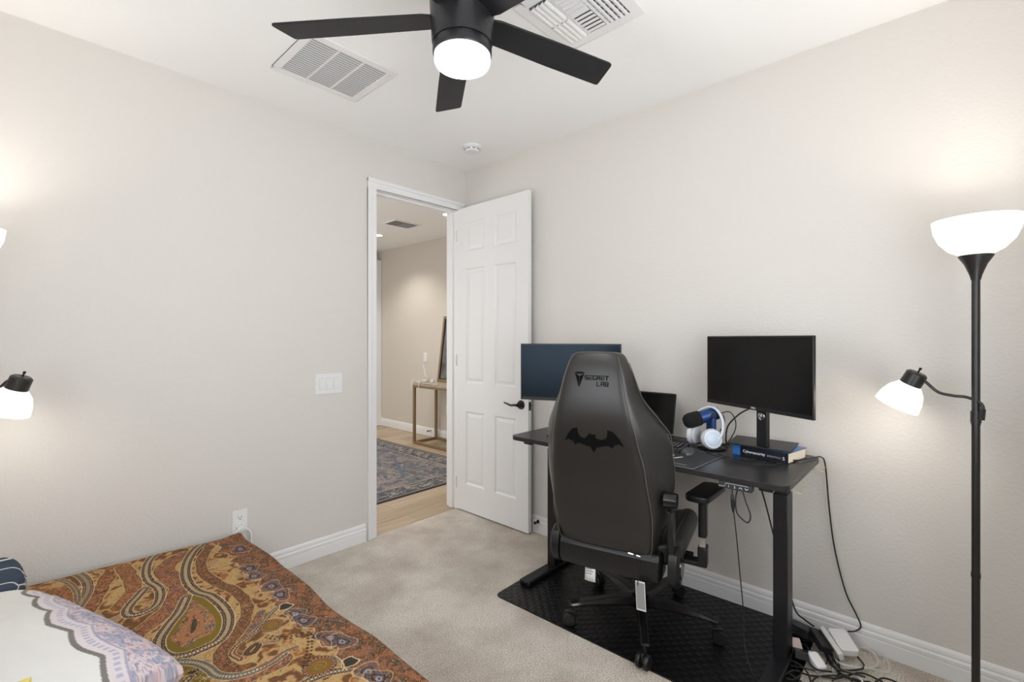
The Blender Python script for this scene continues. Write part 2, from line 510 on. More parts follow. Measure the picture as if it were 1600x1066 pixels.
# strike slot on the left jamb
# ------------------------------------------------------------------ door leaf (open against the right wall)
door = bpy.data.objects.new('door_1', None); col.objects.link(door)
door['kind'] = 'structure'; door['label'] = 'white six-panel bedroom door standing open'
door.location = (-0.0905, -0.003, 0)
T = 0.034; DW = 0.758; DZ0, DZ1 = 0.012, 2.412
cols_ = [(0.108, 0.318), (0.428, 0.644)]
rows_ = [(0.225, 0.80), (1.024, 1.924), (2.061, 2.289)]
bm = bmesh.new()
# leaf lies in x 0..T, y 0..-DW
ys = [0] + [v for c in cols_ for v in c] + [DW]
zs = [DZ0] + [v for r_ in rows_ for v in r_] + [DZ1]
for i in range(len(ys) - 1):
    for j in range(len(zs) - 1):
        y0, y1, z0, z1 = ys[i], ys[i + 1], zs[j], zs[j + 1]
        if i % 2 == 1 and j % 2 == 1: continue
for side in (0, 1):
    xs = 0 if side == 0 else T
    dr = 1 if side == 0 else -1
    for i in range(len(ys) - 1):
        for j in range(len(zs) - 1):
            y0, y1, z0, z1 = ys[i], ys[i + 1], zs[j], zs[j + 1]
            def ring(ins, dep): return [bm.verts.new((xs + dr * dep, -y, z)) for y, z in ((y0 + ins, z0 + ins), (y1 - ins, z0 + ins), (y1 - ins, z1 - ins), (y0 + ins, z1 - ins))]
            if i % 2 == 1 and j % 2 == 1:
                prev = ring(0, 0)
                for ins, dep in ((.010, .008), (.018, .009), (.040, .0035)):
                    cur = ring(ins, dep)
                    for k in range(4): bm.faces.new((prev[k], prev[(k + 1) % 4], cur[(k + 1) % 4], cur[k]))
                    prev = cur
                bm.faces.new(prev)
            else:
                bm.faces.new(ring(0, 0))
for (ya, yb, za, zb, ax) in ((0, DW, DZ0, DZ0, 'z'), (0, DW, DZ1, DZ1, 'z'), (0, 0, DZ0, DZ1, 'y'), (DW, DW, DZ0, DZ1, 'y')):
    if ax == 'z': q = [(0, -ya, za), (T, -ya, za), (T, -yb, za), (0, -yb, za)]
    else: q = [(0, -ya, za), (T, -ya, za), (T, -ya, zb), (0, -ya, zb)]
    bm.faces.new([bm.verts.new(p) for p in q])
obj('leaf', bm, M_door, door, smooth=False)
bm = bmesh.new()
hy, hz = -0.692, 0.905
for s, x0 in ((-1, 0), (1, T)):
    cyl(bm, (x0, hy, hz), (x0 + s * .012, hy, hz), .033, .028, 28)
    cyl(bm, (x0 + s * .012, hy, hz), (x0 + s * .04, hy, hz), .012, .012, 16)
tube(bm, [(-.042, hy, hz), (-.046, hy + .02, hz + .001), (-.046, hy + .06, hz - .004), (-.044, hy + .095, hz + .003), (-.044, hy + .125, hz + .010)], lambda t: .010 - .005 * t, 10)
obj('door_handle', bm, M_bronze, door)
bm = bmesh.new()
bx(bm, .006, T - .006, -DW - .0015, -DW + .001, 0.87, 0.93)
obj('latch_plate', bm, M_bronze, door)
bm = bmesh.new(); cyl(bm, (T / 2, -DW + .001, .905), (T / 2, -DW - .009, .905), .008); obj('latch', bm, M_bronze, door)
for z in (.22, 1.2, 2.2):
    bm = bmesh.new(); cyl(bm, (-.004, .004, z - .045), (-.004, .004, z + .045), .005, n=10); obj('hinge', bm, M_trim, door)
bm = bmesh.new(); cyl(bm, (0, 0, 0), (-.036, 0, 0), .0045, n=10); cyl(bm, (-.002, 0, 0), (-.006, 0, 0), .012, n=14); cyl(bm, (-.030, 0, 0), (-.04, 0, 0), .010, n=14)
tag(obj('door_stop', bm, M_bronze, loc=(-.0155, -.790, .083)), 'small dark door stop on the baseboard behind the open door', 'door stop')
bm = bmesh.new(); bx(bm, DX0 + jt, DX0 + jt + .002, .014, .036, .885, .945); tag(obj('strike_plate', bm, M_bronze), 'dark metal strike plate in the left door jamb', 'strike plate')

# ------------------------------------------------------------------ wall plates
sw = thing('switch_plate', 'white four-gang rocker switch plate left of the doorway', 'light switch', (-1.163, 0, 1.086))
bm = bmesh.new(); prism(bm, rrect(.178, .128, .006), 0, .006, frameM((0, 0, 0), (1, 0, 0), (0, 0, 1))); obj('plate', bm, M_white, sw, bevel=.0015)
for k in range(3):
    bm = bmesh.new(); x = -.046 + .046 * k
    bx(bm, x - .0165, x + .0165, -.0095, -.006, -.034, .034); obj('rocker', bm, M_white, sw, bevel=.001)
    bm = bmesh.new(); bx(bm, x - .018, x + .018, -.0064, -.0058, -.036, .036); obj('gap', bm, M_headgrey, sw)
ol = thing('outlet', 'white duplex outlet on the greige wall above the bed corner', 'outlet', (-1.680, 0, 0.352))
bm = bmesh.new(); prism(bm, rrect(.078, .128, .005), 0, .005, frameM((0, 0, 0), (1, 0, 0), (0, 0, 1))); obj('plate', bm, M_white, ol, bevel=.0015)
for dz in (.022, -.022):
    bm = bmesh.new(); prism(bm, rrect(.034, .030, .012), 0.005, .0065, frameM((0, 0, dz), (1, 0, 0), (0, 0, 1))); f = obj('socket', bm, M_white, ol)
    bm = bmesh.new()
    for dx in (-.007, .007): bx(bm, dx - .001, dx + .001, -.0072, -.006, dz - .002, dz + .007)
    cyl(bm, (0, -.0065, dz - .008), (0, -.0072, dz - .008), .003, n=10); obj('slots', bm, M_gloss, f)
bm = bmesh.new(); tube(bm, [(-1.73, -.035, .24), (-1.725, -.035, .285), (-1.70, -.032, .315), (-1.668, -.032, .318), (-1.638, -.034, .295), (-1.632, -.035, .25), (-1.632, -.035, .1), (-1.64, -.04, .008)], .005)
bx(bm, -1.70, -1.66, -.034, -.0075, .305, .33)
tag(obj('charger_cable', bm, M_white), 'white plug and looped cord below the outlet beside the bed', 'cord')

# ------------------------------------------------------------------ ceiling vents, smoke detector
v1 = thing('return_vent', 'white slatted return air grille in the ceiling left of the fan', 'vent', (0, 0, CH))
ax0, ax1, ay0, ay1 = -1.665, -1.205, -.835, -.395
bm = bmesh.new()
fr = .036
for q in ((ax0, ax1, ay0, ay0 + fr), (ax0, ax1, ay1 - fr, ay1), (ax0, ax0 + fr, ay0 + fr, ay1 - fr), (ax1 - fr, ax1, ay0 + fr, ay1 - fr)): bx(bm, *q, -.008, 0)
obj('frame', bm, M_ventwhite, v1, bevel=.003)
bm = bmesh.new(); bx(bm, ax0 + fr, ax1 - fr, ay0 + fr, ay1 - fr, -.0012, -.0002); obj('duct_opening', bm, mat('pale_duct', (.40, .41, .43), .8), v1)
bm = bmesh.new()
ns = 20; L0, L1 = ax0 + fr, ax1 - fr
for i in range(ns):
    y = ay0 + fr + (i + .5) * (ay1 - ay0 - 2 * fr) / ns
    Mx = Matrix.Translation((0, y, -.0045)) @ Matrix.Rotation(R(10), 4, 'X')
    bx(bm, L0, L1, -.0058, .0058, -.0006, .0006, Mx)
obj('slats', bm, M_ventwhite, v1, smooth=False)
bm = bmesh.new()
for f in (1 / 3, 2 / 3):
    x = L0 + (L1 - L0) * f
    bx(bm, x - .004, x + .004, ay0 + fr, ay1 - fr, -.0085, -.0015)
obj('crossbar', bm, M_ventwhite, v1)

v2 = thing('supply_vent', 'white curved-blade supply vent in the ceiling right of the fan', 'vent', (0, 0, CH))
bx0, bx1, by0, by1 = -1.16, -.765, -1.985, -1.59
bm = bmesh.new(); fr = .045
for q in ((bx0, bx1, by0, by0 + fr), (bx0, bx1, by1 - fr, by1), (bx0, bx0 + fr, by0 + fr, by1 - fr), (bx1 - fr, bx1, by0 + fr, by1 - fr)): bx(bm, *q, -.008, 0)
obj('frame', bm, M_ventwhite, v2, bevel=.003)
bm = bmesh.new(); bx(bm, bx0 + fr, bx1 - fr, by0 + fr, by1 - fr, -.0015, -.0004); obj('duct_opening', bm, M_ventdark, v2)


def louvre(bm, x0, x1, y0, y1, n, axis, sgn):
    for i in range(n):
        if axis == 'y':     # blades run along y
            c = x0 + (i + .5) * (x1 - x0) / n; wd = (x1 - x0) / n * .62
            pr = [(c + sgn * (-wd * math.cos(a) + wd * .4), -.002 - .014 * math.sin(a)) for a in [R(t) for t in (20, 45, 70, 95, 120)]]
            loft(bm, [[(px_, yy, pz) for px_, pz in pr] + [(px_, yy, pz + .0014) for px_, pz in pr[::-1]] for yy in (y0, y1)])
        else:
            c = y0 + (i + .5) * (y1 - y0) / n; wd = (y1 - y0) / n * .62
            pr = [(c + sgn * (-wd * math.cos(a) + wd * .4), -.002 - .014 * math.sin(a)) for a in [R(t) for t in (20, 45, 70, 95, 120)]]
            loft(bm, [[(xx, py_, pz) for py_, pz in pr] + [(xx, py_, pz + .0014) for py_, pz in pr[::-1]] for xx in (x0, x1)])


ix0, ix1, iy0, iy1 = bx0 + fr + .006, bx1 - fr - .006, by0 + fr + .006, by1 - fr - .006
ty = (iy1 - iy0) / 3; tm = (ix0 + ix1) / 2; g = .006
for q, n_, a_, s_ in (((ix0, tm - g, iy1 - ty + g, iy1), 4, 'x', 1), ((tm + g, ix1, iy1 - ty + g, iy1), 4, 'x', 1),
                      ((ix0, tm, iy0 + ty + g, iy1 - ty - g), 6, 'y', 1), ((tm, ix1, iy0 + ty + g, iy1 - ty - g), 6, 'y', -1),
                      ((ix0, ix1, iy0, iy0 + ty - g), 4, 'x', -1)):
    bm = bmesh.new(); louvre(bm, *q, n_, a_, s_); obj('louvres', bm, M_ventwhite, v2)
bm = bmesh.new()
for k in range(9):
    x = ix0 + (k + .5) * (ix1 - ix0) / 9; bx(bm, x - .0012, x + .0012, iy0, iy0 + ty - g, -.010, -.002)
obj('fins', bm, M_ventwhite, v2, smooth=False)
bm = bmesh.new(); bx(bm, tm - g, tm + g, iy1 - ty + g, iy1, -.012, -.002); obj('divider', bm, M_ventwhite, v2)
for yy in (iy1 - ty, iy0 + ty):
    bm = bmesh.new(); bx(bm, ix0, ix1, yy - g, yy + g, -.011, -.002); obj('divider', bm, M_ventwhite, v2)

sd = thing('smoke_detector', 'round white smoke detector on the ceiling above the door', 'smoke detector', (-.31, -.425, CH))
bm = bmesh.new(); lathe(bm, [(0.066, 0), (.068, -.014), (.062, -.018)], n=40); obj('base', bm, M_white, sd)
bm = bmesh.new(); lathe(bm, [(0.052, -.018), (.052, -.034), (.046, -.041), (0, -.043)], n=40, close=False); obj('cover', bm, M_white, sd)
bm = bmesh.new()
for i in range(9):
    a = 2 * PI * i / 9
    M_ = Matrix.Rotation(a, 4, 'Z') @ Matrix.Translation((.0523, 0, -.026)); bx(bm, -.0005, .0008, -.011, .011, -.004, .004, M_)
obj('sounder_slots', bm, M_ventdark, sd)

# ------------------------------------------------------------------ ceiling fan
fan = thing('ceiling_fan', 'matte black five-blade ceiling fan with a lit round lamp', 'ceiling fan', (-1.507, -1.672, CH))
bm = bmesh.new(); lathe(bm, [(0.085, 0), (.085, -.03), (.078, -.045), (0.05, -.05), (.05, -.075)], n=48); obj('canopy', bm, M_fan, fan)
bm = bmesh.new(); lathe(bm, [(0.05, -.07), (.112, -.075), (.118, -.083), (.113, -.20), (.105, -.345), (.103, -.353), (0.0, -.353)], n=64, close=False); obj('motor_housing', bm, M_fan, fan)
bm = bmesh.new(); lathe(bm, [(0.099, -.353), (.102, -.357), (.102, -.384), (.099, -.390), (0, -.390)], n=64); obj('light_ring', bm, M_fan, fan)
bm = bmesh.new(); lathe(bm, [(0.0, -.390), (.0965, -.390), (.0965, -.410), (.092, -.419), (0, -.425)], n=64, close=False); obj('lamp_lens', bm, M_fanlens, fan)
for a in (127, 54.5, -16, -88.5, -161):
    bm = bmesh.new()
    Mb = Matrix.Rotation(R(a), 4, 'Z') @ Matrix.Translation((0, 0, -.262)) @ Matrix.Rotation(R(-11), 4, 'X')
    out = [(.10, -.045), (.13, -.052), (.40, -.059), (.630, -.062), (.642, -.058), (.646, -.048), (.664, .044), (.665, .054), (.658, .060), (.40, .060), (.13, .054), (.10, .045)]
    prism(bm, out, -.004, .004, Mb); bl = obj('blade', bm, M_fanblade, fan, bevel=.0015)
    bm = bmesh.new(); prism(bm, [(.085, -.026), (.16, -.03), (.175, -.02), (.175, .02), (.16, .03), (.085, .026)], .004, .010, Mb); obj('blade_bracket', bm, M_fan, bl, bevel=.002)
fl = light('fan_lamp', 'POINT', (-1.507, -1.672, CH - .455), 11, (1.0, 0.97, 0.93), .08)

# ------------------------------------------------------------------ floor lamps


def floor_lamp(loc, arm_dir, label, bowl_w, energy, tilt=.3):
    t = thing('floor_lamp', label, 'lamp', loc, 0, 'black floor lamps with reading arm')
    bm = bmesh.new(); lathe(bm, [(0.0, 0), (.128, 0), (.130, .008), (.12, .018), (.03, .03), (.014, .045)], n=48); obj('base', bm, M_lampmetal, t)
    bm = bmesh.new(); cyl(bm, (0, 0, .03), (0, 0, 1.60), .0115, n=20)
    for z in (.55, 1.08): cyl(bm, (0, 0, z - .008), (0, 0, z + .008), .013, n=20)
    obj('pole', bm, M_lampmetal, t)
    bm = bmesh.new(); lathe(bm, [(.013, 1.575), (.016, 1.59), (.021, 1.605), (.030, 1.63), (.045, 1.655), (.047, 1.66), (0, 1.66)], n=32); obj('cup', bm, M_lampmetal, t)
    bm = bmesh.new()
    b_ = bowl_w
    lathe(bm, [(0.0, 1.662), (.045, 1.663), (b_ * .62, 1.680), (b_ * .83, 1.71), (b_ * .95, 1.745), (b_, 1.786), (b_ - .003, 1.786), (b_ * .92, 1.745), (b_ * .8, 1.713), (b_ * .6, 1.684), (.03, 1.668), (0, 1.668)], n=48, close=False)
    obj('lamp_shade', bm, M_shade, t)
    bm = bmesh.new(); lathe(bm, [(0, 1.668), (.014, 1.67), (.016, 1.70), (.028, 1.725), (.024, 1.748), (0, 1.757)], n=20, close=False); obj('bulb', bm, M_bulb, t)
    # gooseneck reading arm
    d = Vector((arm_dir[0], arm_dir[1], 0)); hz_ = arm_dir[2]
    r_ = d.length; u = d.normalized(); s = Vector((-u.y, u.x, 0))
    def P(a, z, b=0): q = u * a + s * b; return (q.x, q.y, z)
    bm = bmesh.new(); cyl(bm, (0, 0, 1.08), (0, 0, 1.12), .0145, n=20); tube(bm, [P(-.015, 1.092, .01), P(-.018, 1.13, .01)], .009, smooth=False); obj('arm_joint', bm, M_lampmetal, t)
    bm = bmesh.new(); tube(bm, [P(-.018, 1.11, .01), P(-.016, 1.145, .01), P(.02, 1.165), (P(r_ * .35, 1.168)), P(r_ * .6, 1.178), P(r_ * .82, 1.215), P(r_ - .01, hz_ + .0)], .0052, 10); obj('reading_arm', bm, M_lampmetal, t)
    hd = Vector(P(r_, hz_))
    ax = (Vector((0, 0, -1)) + u * tilt).normalized()
    xx = ax.orthogonal().normalized(); Mh = frameM(hd, xx, ax.cross(xx))
    if (Mh.to_3x3() @ Vector((0, 0, 1))).dot(ax) < 0: Mh = Mh @ Matrix.Rotation(PI, 4, 'X')
    bm = bmesh.new(); lathe(bm, [(0, -.026), (.026, -.026), (.033, -.02), (.034, .026), (.030, .028), (0, .028)], n=32, M=Mh, close=False); rh = obj('reading_head', bm, M_lampmetal, t)
    bm = bmesh.new(); cyl(bm, Mh @ Vector((0, 0, -.026)), Mh @ Vector((0, 0, -.040)), .003, n=8); cyl(bm, Mh @ Vector((0, 0, -.037)), Mh @ Vector((0, 0, -.046)), .0045, n=8); obj('switch', bm, M_gloss, rh)
    bm = bmesh.new(); lathe(bm, [(.030, .020), (.040, .032), (.056, .052), (.067, .082), (.072, .118), (.070, .118), (.064, .082), (.052, .052), (.036, .034), (.028, .024)], n=36, M=Mh, close=False); obj('reading_shade', bm, M_shade, t)
    bm = bmesh.new(); lathe(bm, [(0, .028), (.012, .03), (.013, .05), (.022, .065), (.022, .08), (0, .095)], n=16, M=Mh, close=False); obj('reading_bulb', bm, M_bulb, t)
    light('floor_lamp_bulb', 'AREA', (loc[0], loc[1], 1.79), energy, (1.0, 0.94, 0.86), .17, rot=(PI, 0, 0), spread=R(128)).data.shape = 'DISK'
    light('floor_lamp_glow', 'POINT', (loc[0], loc[1], 1.82), energy * .22, (1.0, 0.92, 0.80), .05)
    q = Mh @ Vector((0, 0, .10)); light('reading_lamp_bulb', 'POINT', (loc[0] + q.x, loc[1] + q.y, q.z), energy * 1.5, (1.0, 0.92, 0.80), .035)
    return t


floor_lamp((-.30, -2.985, 0), (.03, .165, 1.222), 'tall black floor lamp at the right beside the desk', .118, 1.5, .5)
floor_lamp((-2.69, -.237, 0), (.150, -.095, 1.205), 'black floor lamp at the left edge beyond the bed', .118, 1.5, -.40)

# ------------------------------------------------------------------ desk
DKX0, DKX1, DKY0, DKY1, DKZ = -.655, -.045, -2.485, -1.105, .83
desk = thing('standing_desk', 'black sit-stand desk along the right wall', 'desk', (-.335, -1.79, 0))
desk_o = Vector((-.335, -1.79, 0))


def dk(bm):
    for v in bm.verts: v.co -= desk_o
    return bm


bm = bmesh.new(); prism(bm, rrect(DKX1 - DKX0, DKY1 - DKY0, .045, 8, (DKX0 + DKX1) / 2, (DKY0 + DKY1) / 2), DKZ - .022, DKZ); obj('desktop', dk(bm), M_deskpaint, desk, bevel=.002)
for yc in (-2.397, -1.188):
    bm = bmesh.new(); bx(bm, -.383, -.293, yc - .0275, yc + .0275, .025, .72)
    bx(bm, -.376, -.300, yc - .022, yc + .022, .70, .79); obj('leg', dk(bm), M_blackmetal, desk, bevel=.003)
    bm = bmesh.new(); bx(bm, -.625, -.06, yc - .035, yc + .035, .006, .032); obj('foot', dk(bm), M_blackmetal, desk, bevel=.006)
    bm = bmesh.new(); bx(bm, -.60, -.09, yc - .025, yc + .025, .782, .808); obj('top_bracket', dk(bm), M_blackmetal, desk, bevel=.003)
bm = bmesh.new(); bx(bm, -.36, -.31, -2.37, -1.21, .765, .800); obj('crossbar', dk(bm), M_blackmetal, desk, bevel=.003)
bm = bmesh.new(); bx(bm, -.50, -.44, -2.335, -2.295, .765, .808); obj('motor_box', dk(bm), M_plastic, desk, bevel=.004)
bm = bmesh.new(); bx(bm, -.652, -.615, -2.362, -2.240, .780, .808); cb = obj('height_control', dk(bm), mat('control_panel', (.03, .032, .04), .3), desk, bevel=.003)
Mc = frameM(Vector((-.6525, -2.275, .787)) - desk_o, (0, -1, 0), (0, 0, 1))
for k, s_ in enumerate(('1', '2')):
    text('button_mark', s_, .013, M_inkw, cb, Mc @ Matrix.Translation((k * .022, 0, 0)))
for k, fl_ in ((2, 1), (3, -1)):
    bm = bmesh.new()
    pts = [(-.006, -.003 * fl_), (0, .003 * fl_), (.006, -.003 * fl_)]
    tube(bm, [(k * .022 + .003 + a, .0045 + b, .0004) for a, b in pts], .0011, 6, smooth=False)
    for v in bm.verts: v.co = Mc @ v.co
    obj('button_mark', bm, M_inkw, cb)
bm = bmesh.new()
tube(bm, [(-.036, .001, .0004), (-.012, .001, .0004), (-.008, .015, .0004), (.075, .015, .0004)], .0007, 5, smooth=False)
for v in bm.verts: v.co = Mc @ v.co
obj('panel_line', bm, M_inkw, cb)
M_clear = mat('clear_plastic_hook', (.75, .62, .45), .2, trans=.6)
for yy, xx_ in ((-2.49, -.60), (-2.49, -.20)):
    bm = bmesh.new(); tube(bm, [(xx_, yy + .02, .806), (xx_, yy - .012, .803), (xx_, yy - .030, .800), (xx_, yy - .034, .812), (xx_, yy - .036, .822)], .0022, 6)
    obj('cable_hook', dk(bm), M_clear, desk)

# floor mat
bm = bmesh.new(); prism(bm, rrect(.755, 1.35, .03, 5), 0, .006)
tag(obj('chair_mat', bm, M_mat, loc=(-.405, -1.800, .0), rot=(0, 0, R(1.5)), bevel=.001), 'black textured rubber mat under the desk and chair', 'mat')


# ------------------------------------------------------------------ monitors
def monitor(name, label, c, nx, w_, h_, stand_z, back=.05, logo=False, neck_w=.055, basex=0.0, base=(.23, .20), scr=None, basepts=None):
    """c centre of the screen, nx facing direction angle (deg)"""
    t = thing(name, label, 'monitor', (c[0], c[1], stand_z), R(nx) + PI / 2)
    # local: -y faces the viewer direction nx ; x to the right
    z0 = c[2] - stand_z
    bm = bmesh.new(); bx(bm, -w_ / 2, w_ / 2, 0, .014, z0 - h_ / 2, z0 + h_ / 2); obj('bezel', bm, M_plastic, t, bevel=.002)
    bm = bmesh.new(); bx(bm, -w_ / 2 + .006, w_ / 2 - .006, -.0012, .0005, z0 - h_ / 2 + .018, z0 + h_ / 2 - .007); obj('screen', bm, scr or M_screen, t)
    bm = bmesh.new(); prism(bm, rrect(w_ * .72, h_ * .72, .03), -.038, -.013, frameM((0, 0, z0 - .01), (1, 0, 0), (0, 0, 1))); obj('rear_housing', bm, M_plastic, t, bevel=.006)
    bm = bmesh.new(); bx(bm, -neck_w / 2, neck_w / 2, back, back + .022, .006, z0 + .04); nk = obj('neck', bm, M_blackmetal, t, bevel=.003)
    bm = bmesh.new(); cyl(bm, (0, back + .005, z0), (0, .035, z0), .04); obj('tilt_joint', bm, M_plastic, nk)
    bm = bmesh.new()
    if basepts:
        a_z = R(nx) + PI / 2; ca_, sa_ = math.cos(-a_z), math.sin(-a_z)
        prism(bm, [((x - c[0]) * ca_ - (y - c[1]) * sa_, (x - c[0]) * sa_ + (y - c[1]) * ca_) for x, y in basepts], .0005, .007)
    else: prism(bm, rrect(base[0], base[1], .008, 4, basex, back - .01), 0.0005, .008)
    obj('stand_base', bm, M_plastic, t, bevel=.002)
    if logo:
        text('monitor_logo', 'DELL', .012, M_inkw, t, frameM((0, -.0005, z0 - h_ / 2 + .006), (1, 0, 0), (0, 0, 1)), align='CENTER')
        bm = bmesh.new(); lathe(bm, [(.016, -.002), (.019, 0), (.016, .002)], n=20, M=frameM((0, back - .001, z0 - h_ / 2 - .03), (1, 0, 0), (0, 0, 1))); obj('cable_slot', bm, M_chrome, nk)
    return t


BASEP = [(-.276, -2.152), (-.068, -2.128), (-.062, -2.402), (-.287, -2.415)]
ang_r = math.degrees(math.atan2(.478, -.878))
monitor('monitor', 'black monitor on a pole stand standing on a thick book', (-.308, -2.273, 1.218), ang_r, .58, .333, .8775, back=.045, logo=True, basepts=BASEP)
ang_l = math.degrees(math.atan2(-.392, -.92))
monitor('monitor', 'dark monitor half hidden behind the gaming chair', (-.440, -1.36, 1.183), ang_l, .57, .322, .83, back=.05, scr=M_screenblue)

# laptop
lp = thing('laptop', 'black laptop with open screen behind the chair', 'laptop', (-.215, -1.661, .83), R(-90))
# local: x right (world -y), y toward the wall (+x)
bm = bmesh.new(); prism(bm, rrect(.31, .18, .01, 4, 0, .015), 0, .016); obj('laptop_base', bm, M_plastic, lp, bevel=.001)
bm = bmesh.new(); prism(bm, rrect(.31, .222, .008, 4), 0, .006, frameM((0, .128, .128), (1, 0, 0), (0, .20, .98)))
ls = obj('lid', bm, M_plastic, lp, bevel=.001)
bm = bmesh.new(); prism(bm, rrect(.296, .205, .003, 3), .006, .0068, frameM((0, .128, .128), (1, 0, 0), (0, .20, .98))); obj('laptop_screen', bm, M_screen, ls)
bm = bmesh.new()
for i in range(5):
    for j in range(12): bx(bm, -.140 + j * .0235, -.120 + j * .0235, -.01 + i * .019, .006 + i * .019, .016, .0175)
obj('keys', bm, M_gloss, lp)

# book
bk = thing('book', 'thick black book with white spine lettering under the monitor', 'book', (-.18, -2.275, .83), 0)
yb0, yb1 = -2.412, -2.168
a_ = math.atan2(-.05, -.243)
bkM = frameM((-.252, -2.168, 0), (-.045, -.243, 0), (.243, -.045, 0))
def bkbm(bm, z=0):
    for v in bm.verts: v.co = (bkM @ v.co) - Vector((-.18, -2.275, 0))
    return bm
bm = bmesh.new(); bx(bm, .004, .240, .004, .183, .003, .044); obj('pages', bkbm(bm), M_paper, bk)
bm = bmesh.new(); bx(bm, 0, .244, 0, .188, 0, .003); bx(bm, 0, .244, 0, .188, .044, .047); bx(bm, 0, .244, 0, .003, .003, .044); obj('cover', bkbm(bm), M_bookblack, bk, bevel=.0008)
bm = bmesh.new(); bx(bm, .0, .035, -.0008, .0, .0005, .0465); obj('spine_band', bkbm(bm), M_bookblue, bk)
bm = bmesh.new(); bx(bm, .22, .2445, 0.01, .1875, .0471, .0476); bx(bm, .0, .2445, 0.0, .1875, .0471, .0474); obj('cover_art', bkbm(bm), M_bookblue, bk)
Mt = Matrix.Translation(-Vector((-.18, -2.275, 0))) @ bkM @ frameM((.048, -.0008, .017), (1, 0, 0), (0, 0, 1))
text('spine_title', 'Cybersecurity', .0175, M_inkw, bk, Mt)
text('spine_title', 'ESSENTIALS', .0115, M_inkg, bk, Mt @ Matrix.Translation((.108, 0, 0)))
Mt2 = Matrix.Translation(-Vector((-.18, -2.275, 0))) @ bkM @ frameM((.226, -.0008, .014), (1, 0, 0), (0, 0, 1))
text('spine_logo', 'S', .02, M_inkw, bk, Mt2, align='CENTER')

# mouse pad
bm = bmesh.new(); prism(bm, rrect(.33, .50, .012, 4), 0, .003)
mp_ = tag(obj('mouse_pad', bm, mat('mouse_pad_cloth', (.020, .021, .026), .7), loc=(-.482, -1.90, .83), rot=(0, 0, R(-3)), bevel=.0008), 'dark mouse pad with a pale edge on the front of the desk', 'mouse pad')
o_ = rrect(.326, .496, .011, 4)
bm = bmesh.new(); tube(bm, [(x, y, .0032) for x, y in o_ + [o_[0]]], .0008, 5, smooth=False); obj('stitched_edge', bm, M_inkg, mp_)
bm = bmesh.new(); 
for k in range(5): lathe(bm, [(.008, 0), (.0095, .0006), (.0068, .0006), (.0068, 0)], c=(-.125, -.142 + k * -.0135, .003), n=16)
obj('pad_logo', bm, M_inkg, mp_)

# keyboard
kb = thing('keyboard', 'black keyboard on the desk behind the mouse pad', 'keyboard', (-.375, -1.80, .833), R(-90 + 6))
bm = bmesh.new(); prism(bm, rrect(.36, .13, .008, 4), 0, .018); obj('keyboard_body', bm, mat('keyboard_grey', (.035, .035, .036), .45), kb, bevel=.002)
bm = bmesh.new()
for i in range(5):
    for j in range(18): bx(bm, -.171 + j * .0191, -.156 + j * .0191, -.055 + i * .0225, -.037 + i * .0225, .018, .025)
kk = obj('keys', bm, mat('keycaps', (.02, .02, .021), .4), kb, smooth=False)
kk['kind'] = 'stuff'
bm = bmesh.new()
for i in range(5):
    for j in range(18): bx(bm, -.167 + j * .0191, -.163 + j * .0191, -.049 + i * .0225, -.044 + i * .0225, .0251, .0254)
obj('key_legends', bm, M_inkw, kb, smooth=False)

# mouse
ms = thing('computer_mouse', 'grey computer mouse on the pad beside the keyboard', 'mouse', (-.395, -2.01, .833), R(-80))
bm = bmesh.new()
rings = []
for k in range(9):
    t_ = k / 8; y = -.055 + .11 * t_; wd = .031 * math.sqrt(max(.05, 1 - (2 * t_ - 1) ** 4)); hh = .024 * math.sin(PI * (0.12 + .76 * t_)) ** .7
    rings.append([(wd * math.cos(a), y, max(0, hh * math.sin(a)) if a <= PI else 0) for a in [2 * PI * i / 16 for i in range(16)]])
loft(bm, rings); obj('mouse_body', bm, mat('mouse_grey', (.055, .06, .07), .35), ms)
bm = bmesh.new(); cyl(bm, (-.003, .025, .030), (.003, .025, .030), .008, n=14); obj('scroll_wheel', bm, M_gloss, ms)

# ------------------------------------------------------------------ microphone with headset hung on it
# local frame: x = camera right at that spot, y = away, z up
mc = thing('microphone', 'blue desk microphone with black foam windscreen', 'microphone', (-.215, -2.055, .83), TH - PI / 2 + R(-6))
bm = bmesh.new(); lathe(bm, [(0, 0), (.062, 0), (.064, .006), (.058, .012), (.02, .018), (0.0, .018)], n=40, close=False); obj('stand_base', bm, M_gloss, mc)
bm = bmesh.new(); tube(bm, [(0, 0, .015), (0, 0, .05)], .009, smooth=False)
for s in (-1, 1):
    tube(bm, [(0, 0, .045), (s * .0, s * .034, .055), (.0, s * .040, .09), (.0, s * .038, .155)], .012, 8)
obj('yoke', bm, M_blue, mc)
p0 = Vector((.035, 0, .178)); p1 = Vector((-.135, -.01, .128)); dv = (p1 - p0).normalized()
def al(f): return p0 + (p1 - p0) * f
bm = bmesh.new(); cyl(bm, al(0), al(.06), .026, .031, 28); cyl(bm, al(.06), al(.55), .031, .031, 28)
obj('microphone_body', bm, M_blue, mc)
bm = bmesh.new(); xx = dv.orthogonal().normalized(); Mm = frameM(al(.52), xx, dv.cross(xx))
if (Mm.to_3x3() @ Vector((0, 0, 1))).dot(dv) < 0: Mm = Mm @ Matrix.Rotation(PI, 4, 'X')
lathe(bm, [(0.033, 0), (.037, .008), (.038, .05), (.034, .068), (.022, .082), (0, .087)], n=28, M=Mm, close=True); obj('windscreen', bm, M_foam, mc)
bm = bmesh.new(); cyl(bm, al(.20) + Vector((0, -.040, 0)), al(.20) + Vector((0, -.028, 0)), .012, n=20); obj('knob', bm, M_gloss, mc)

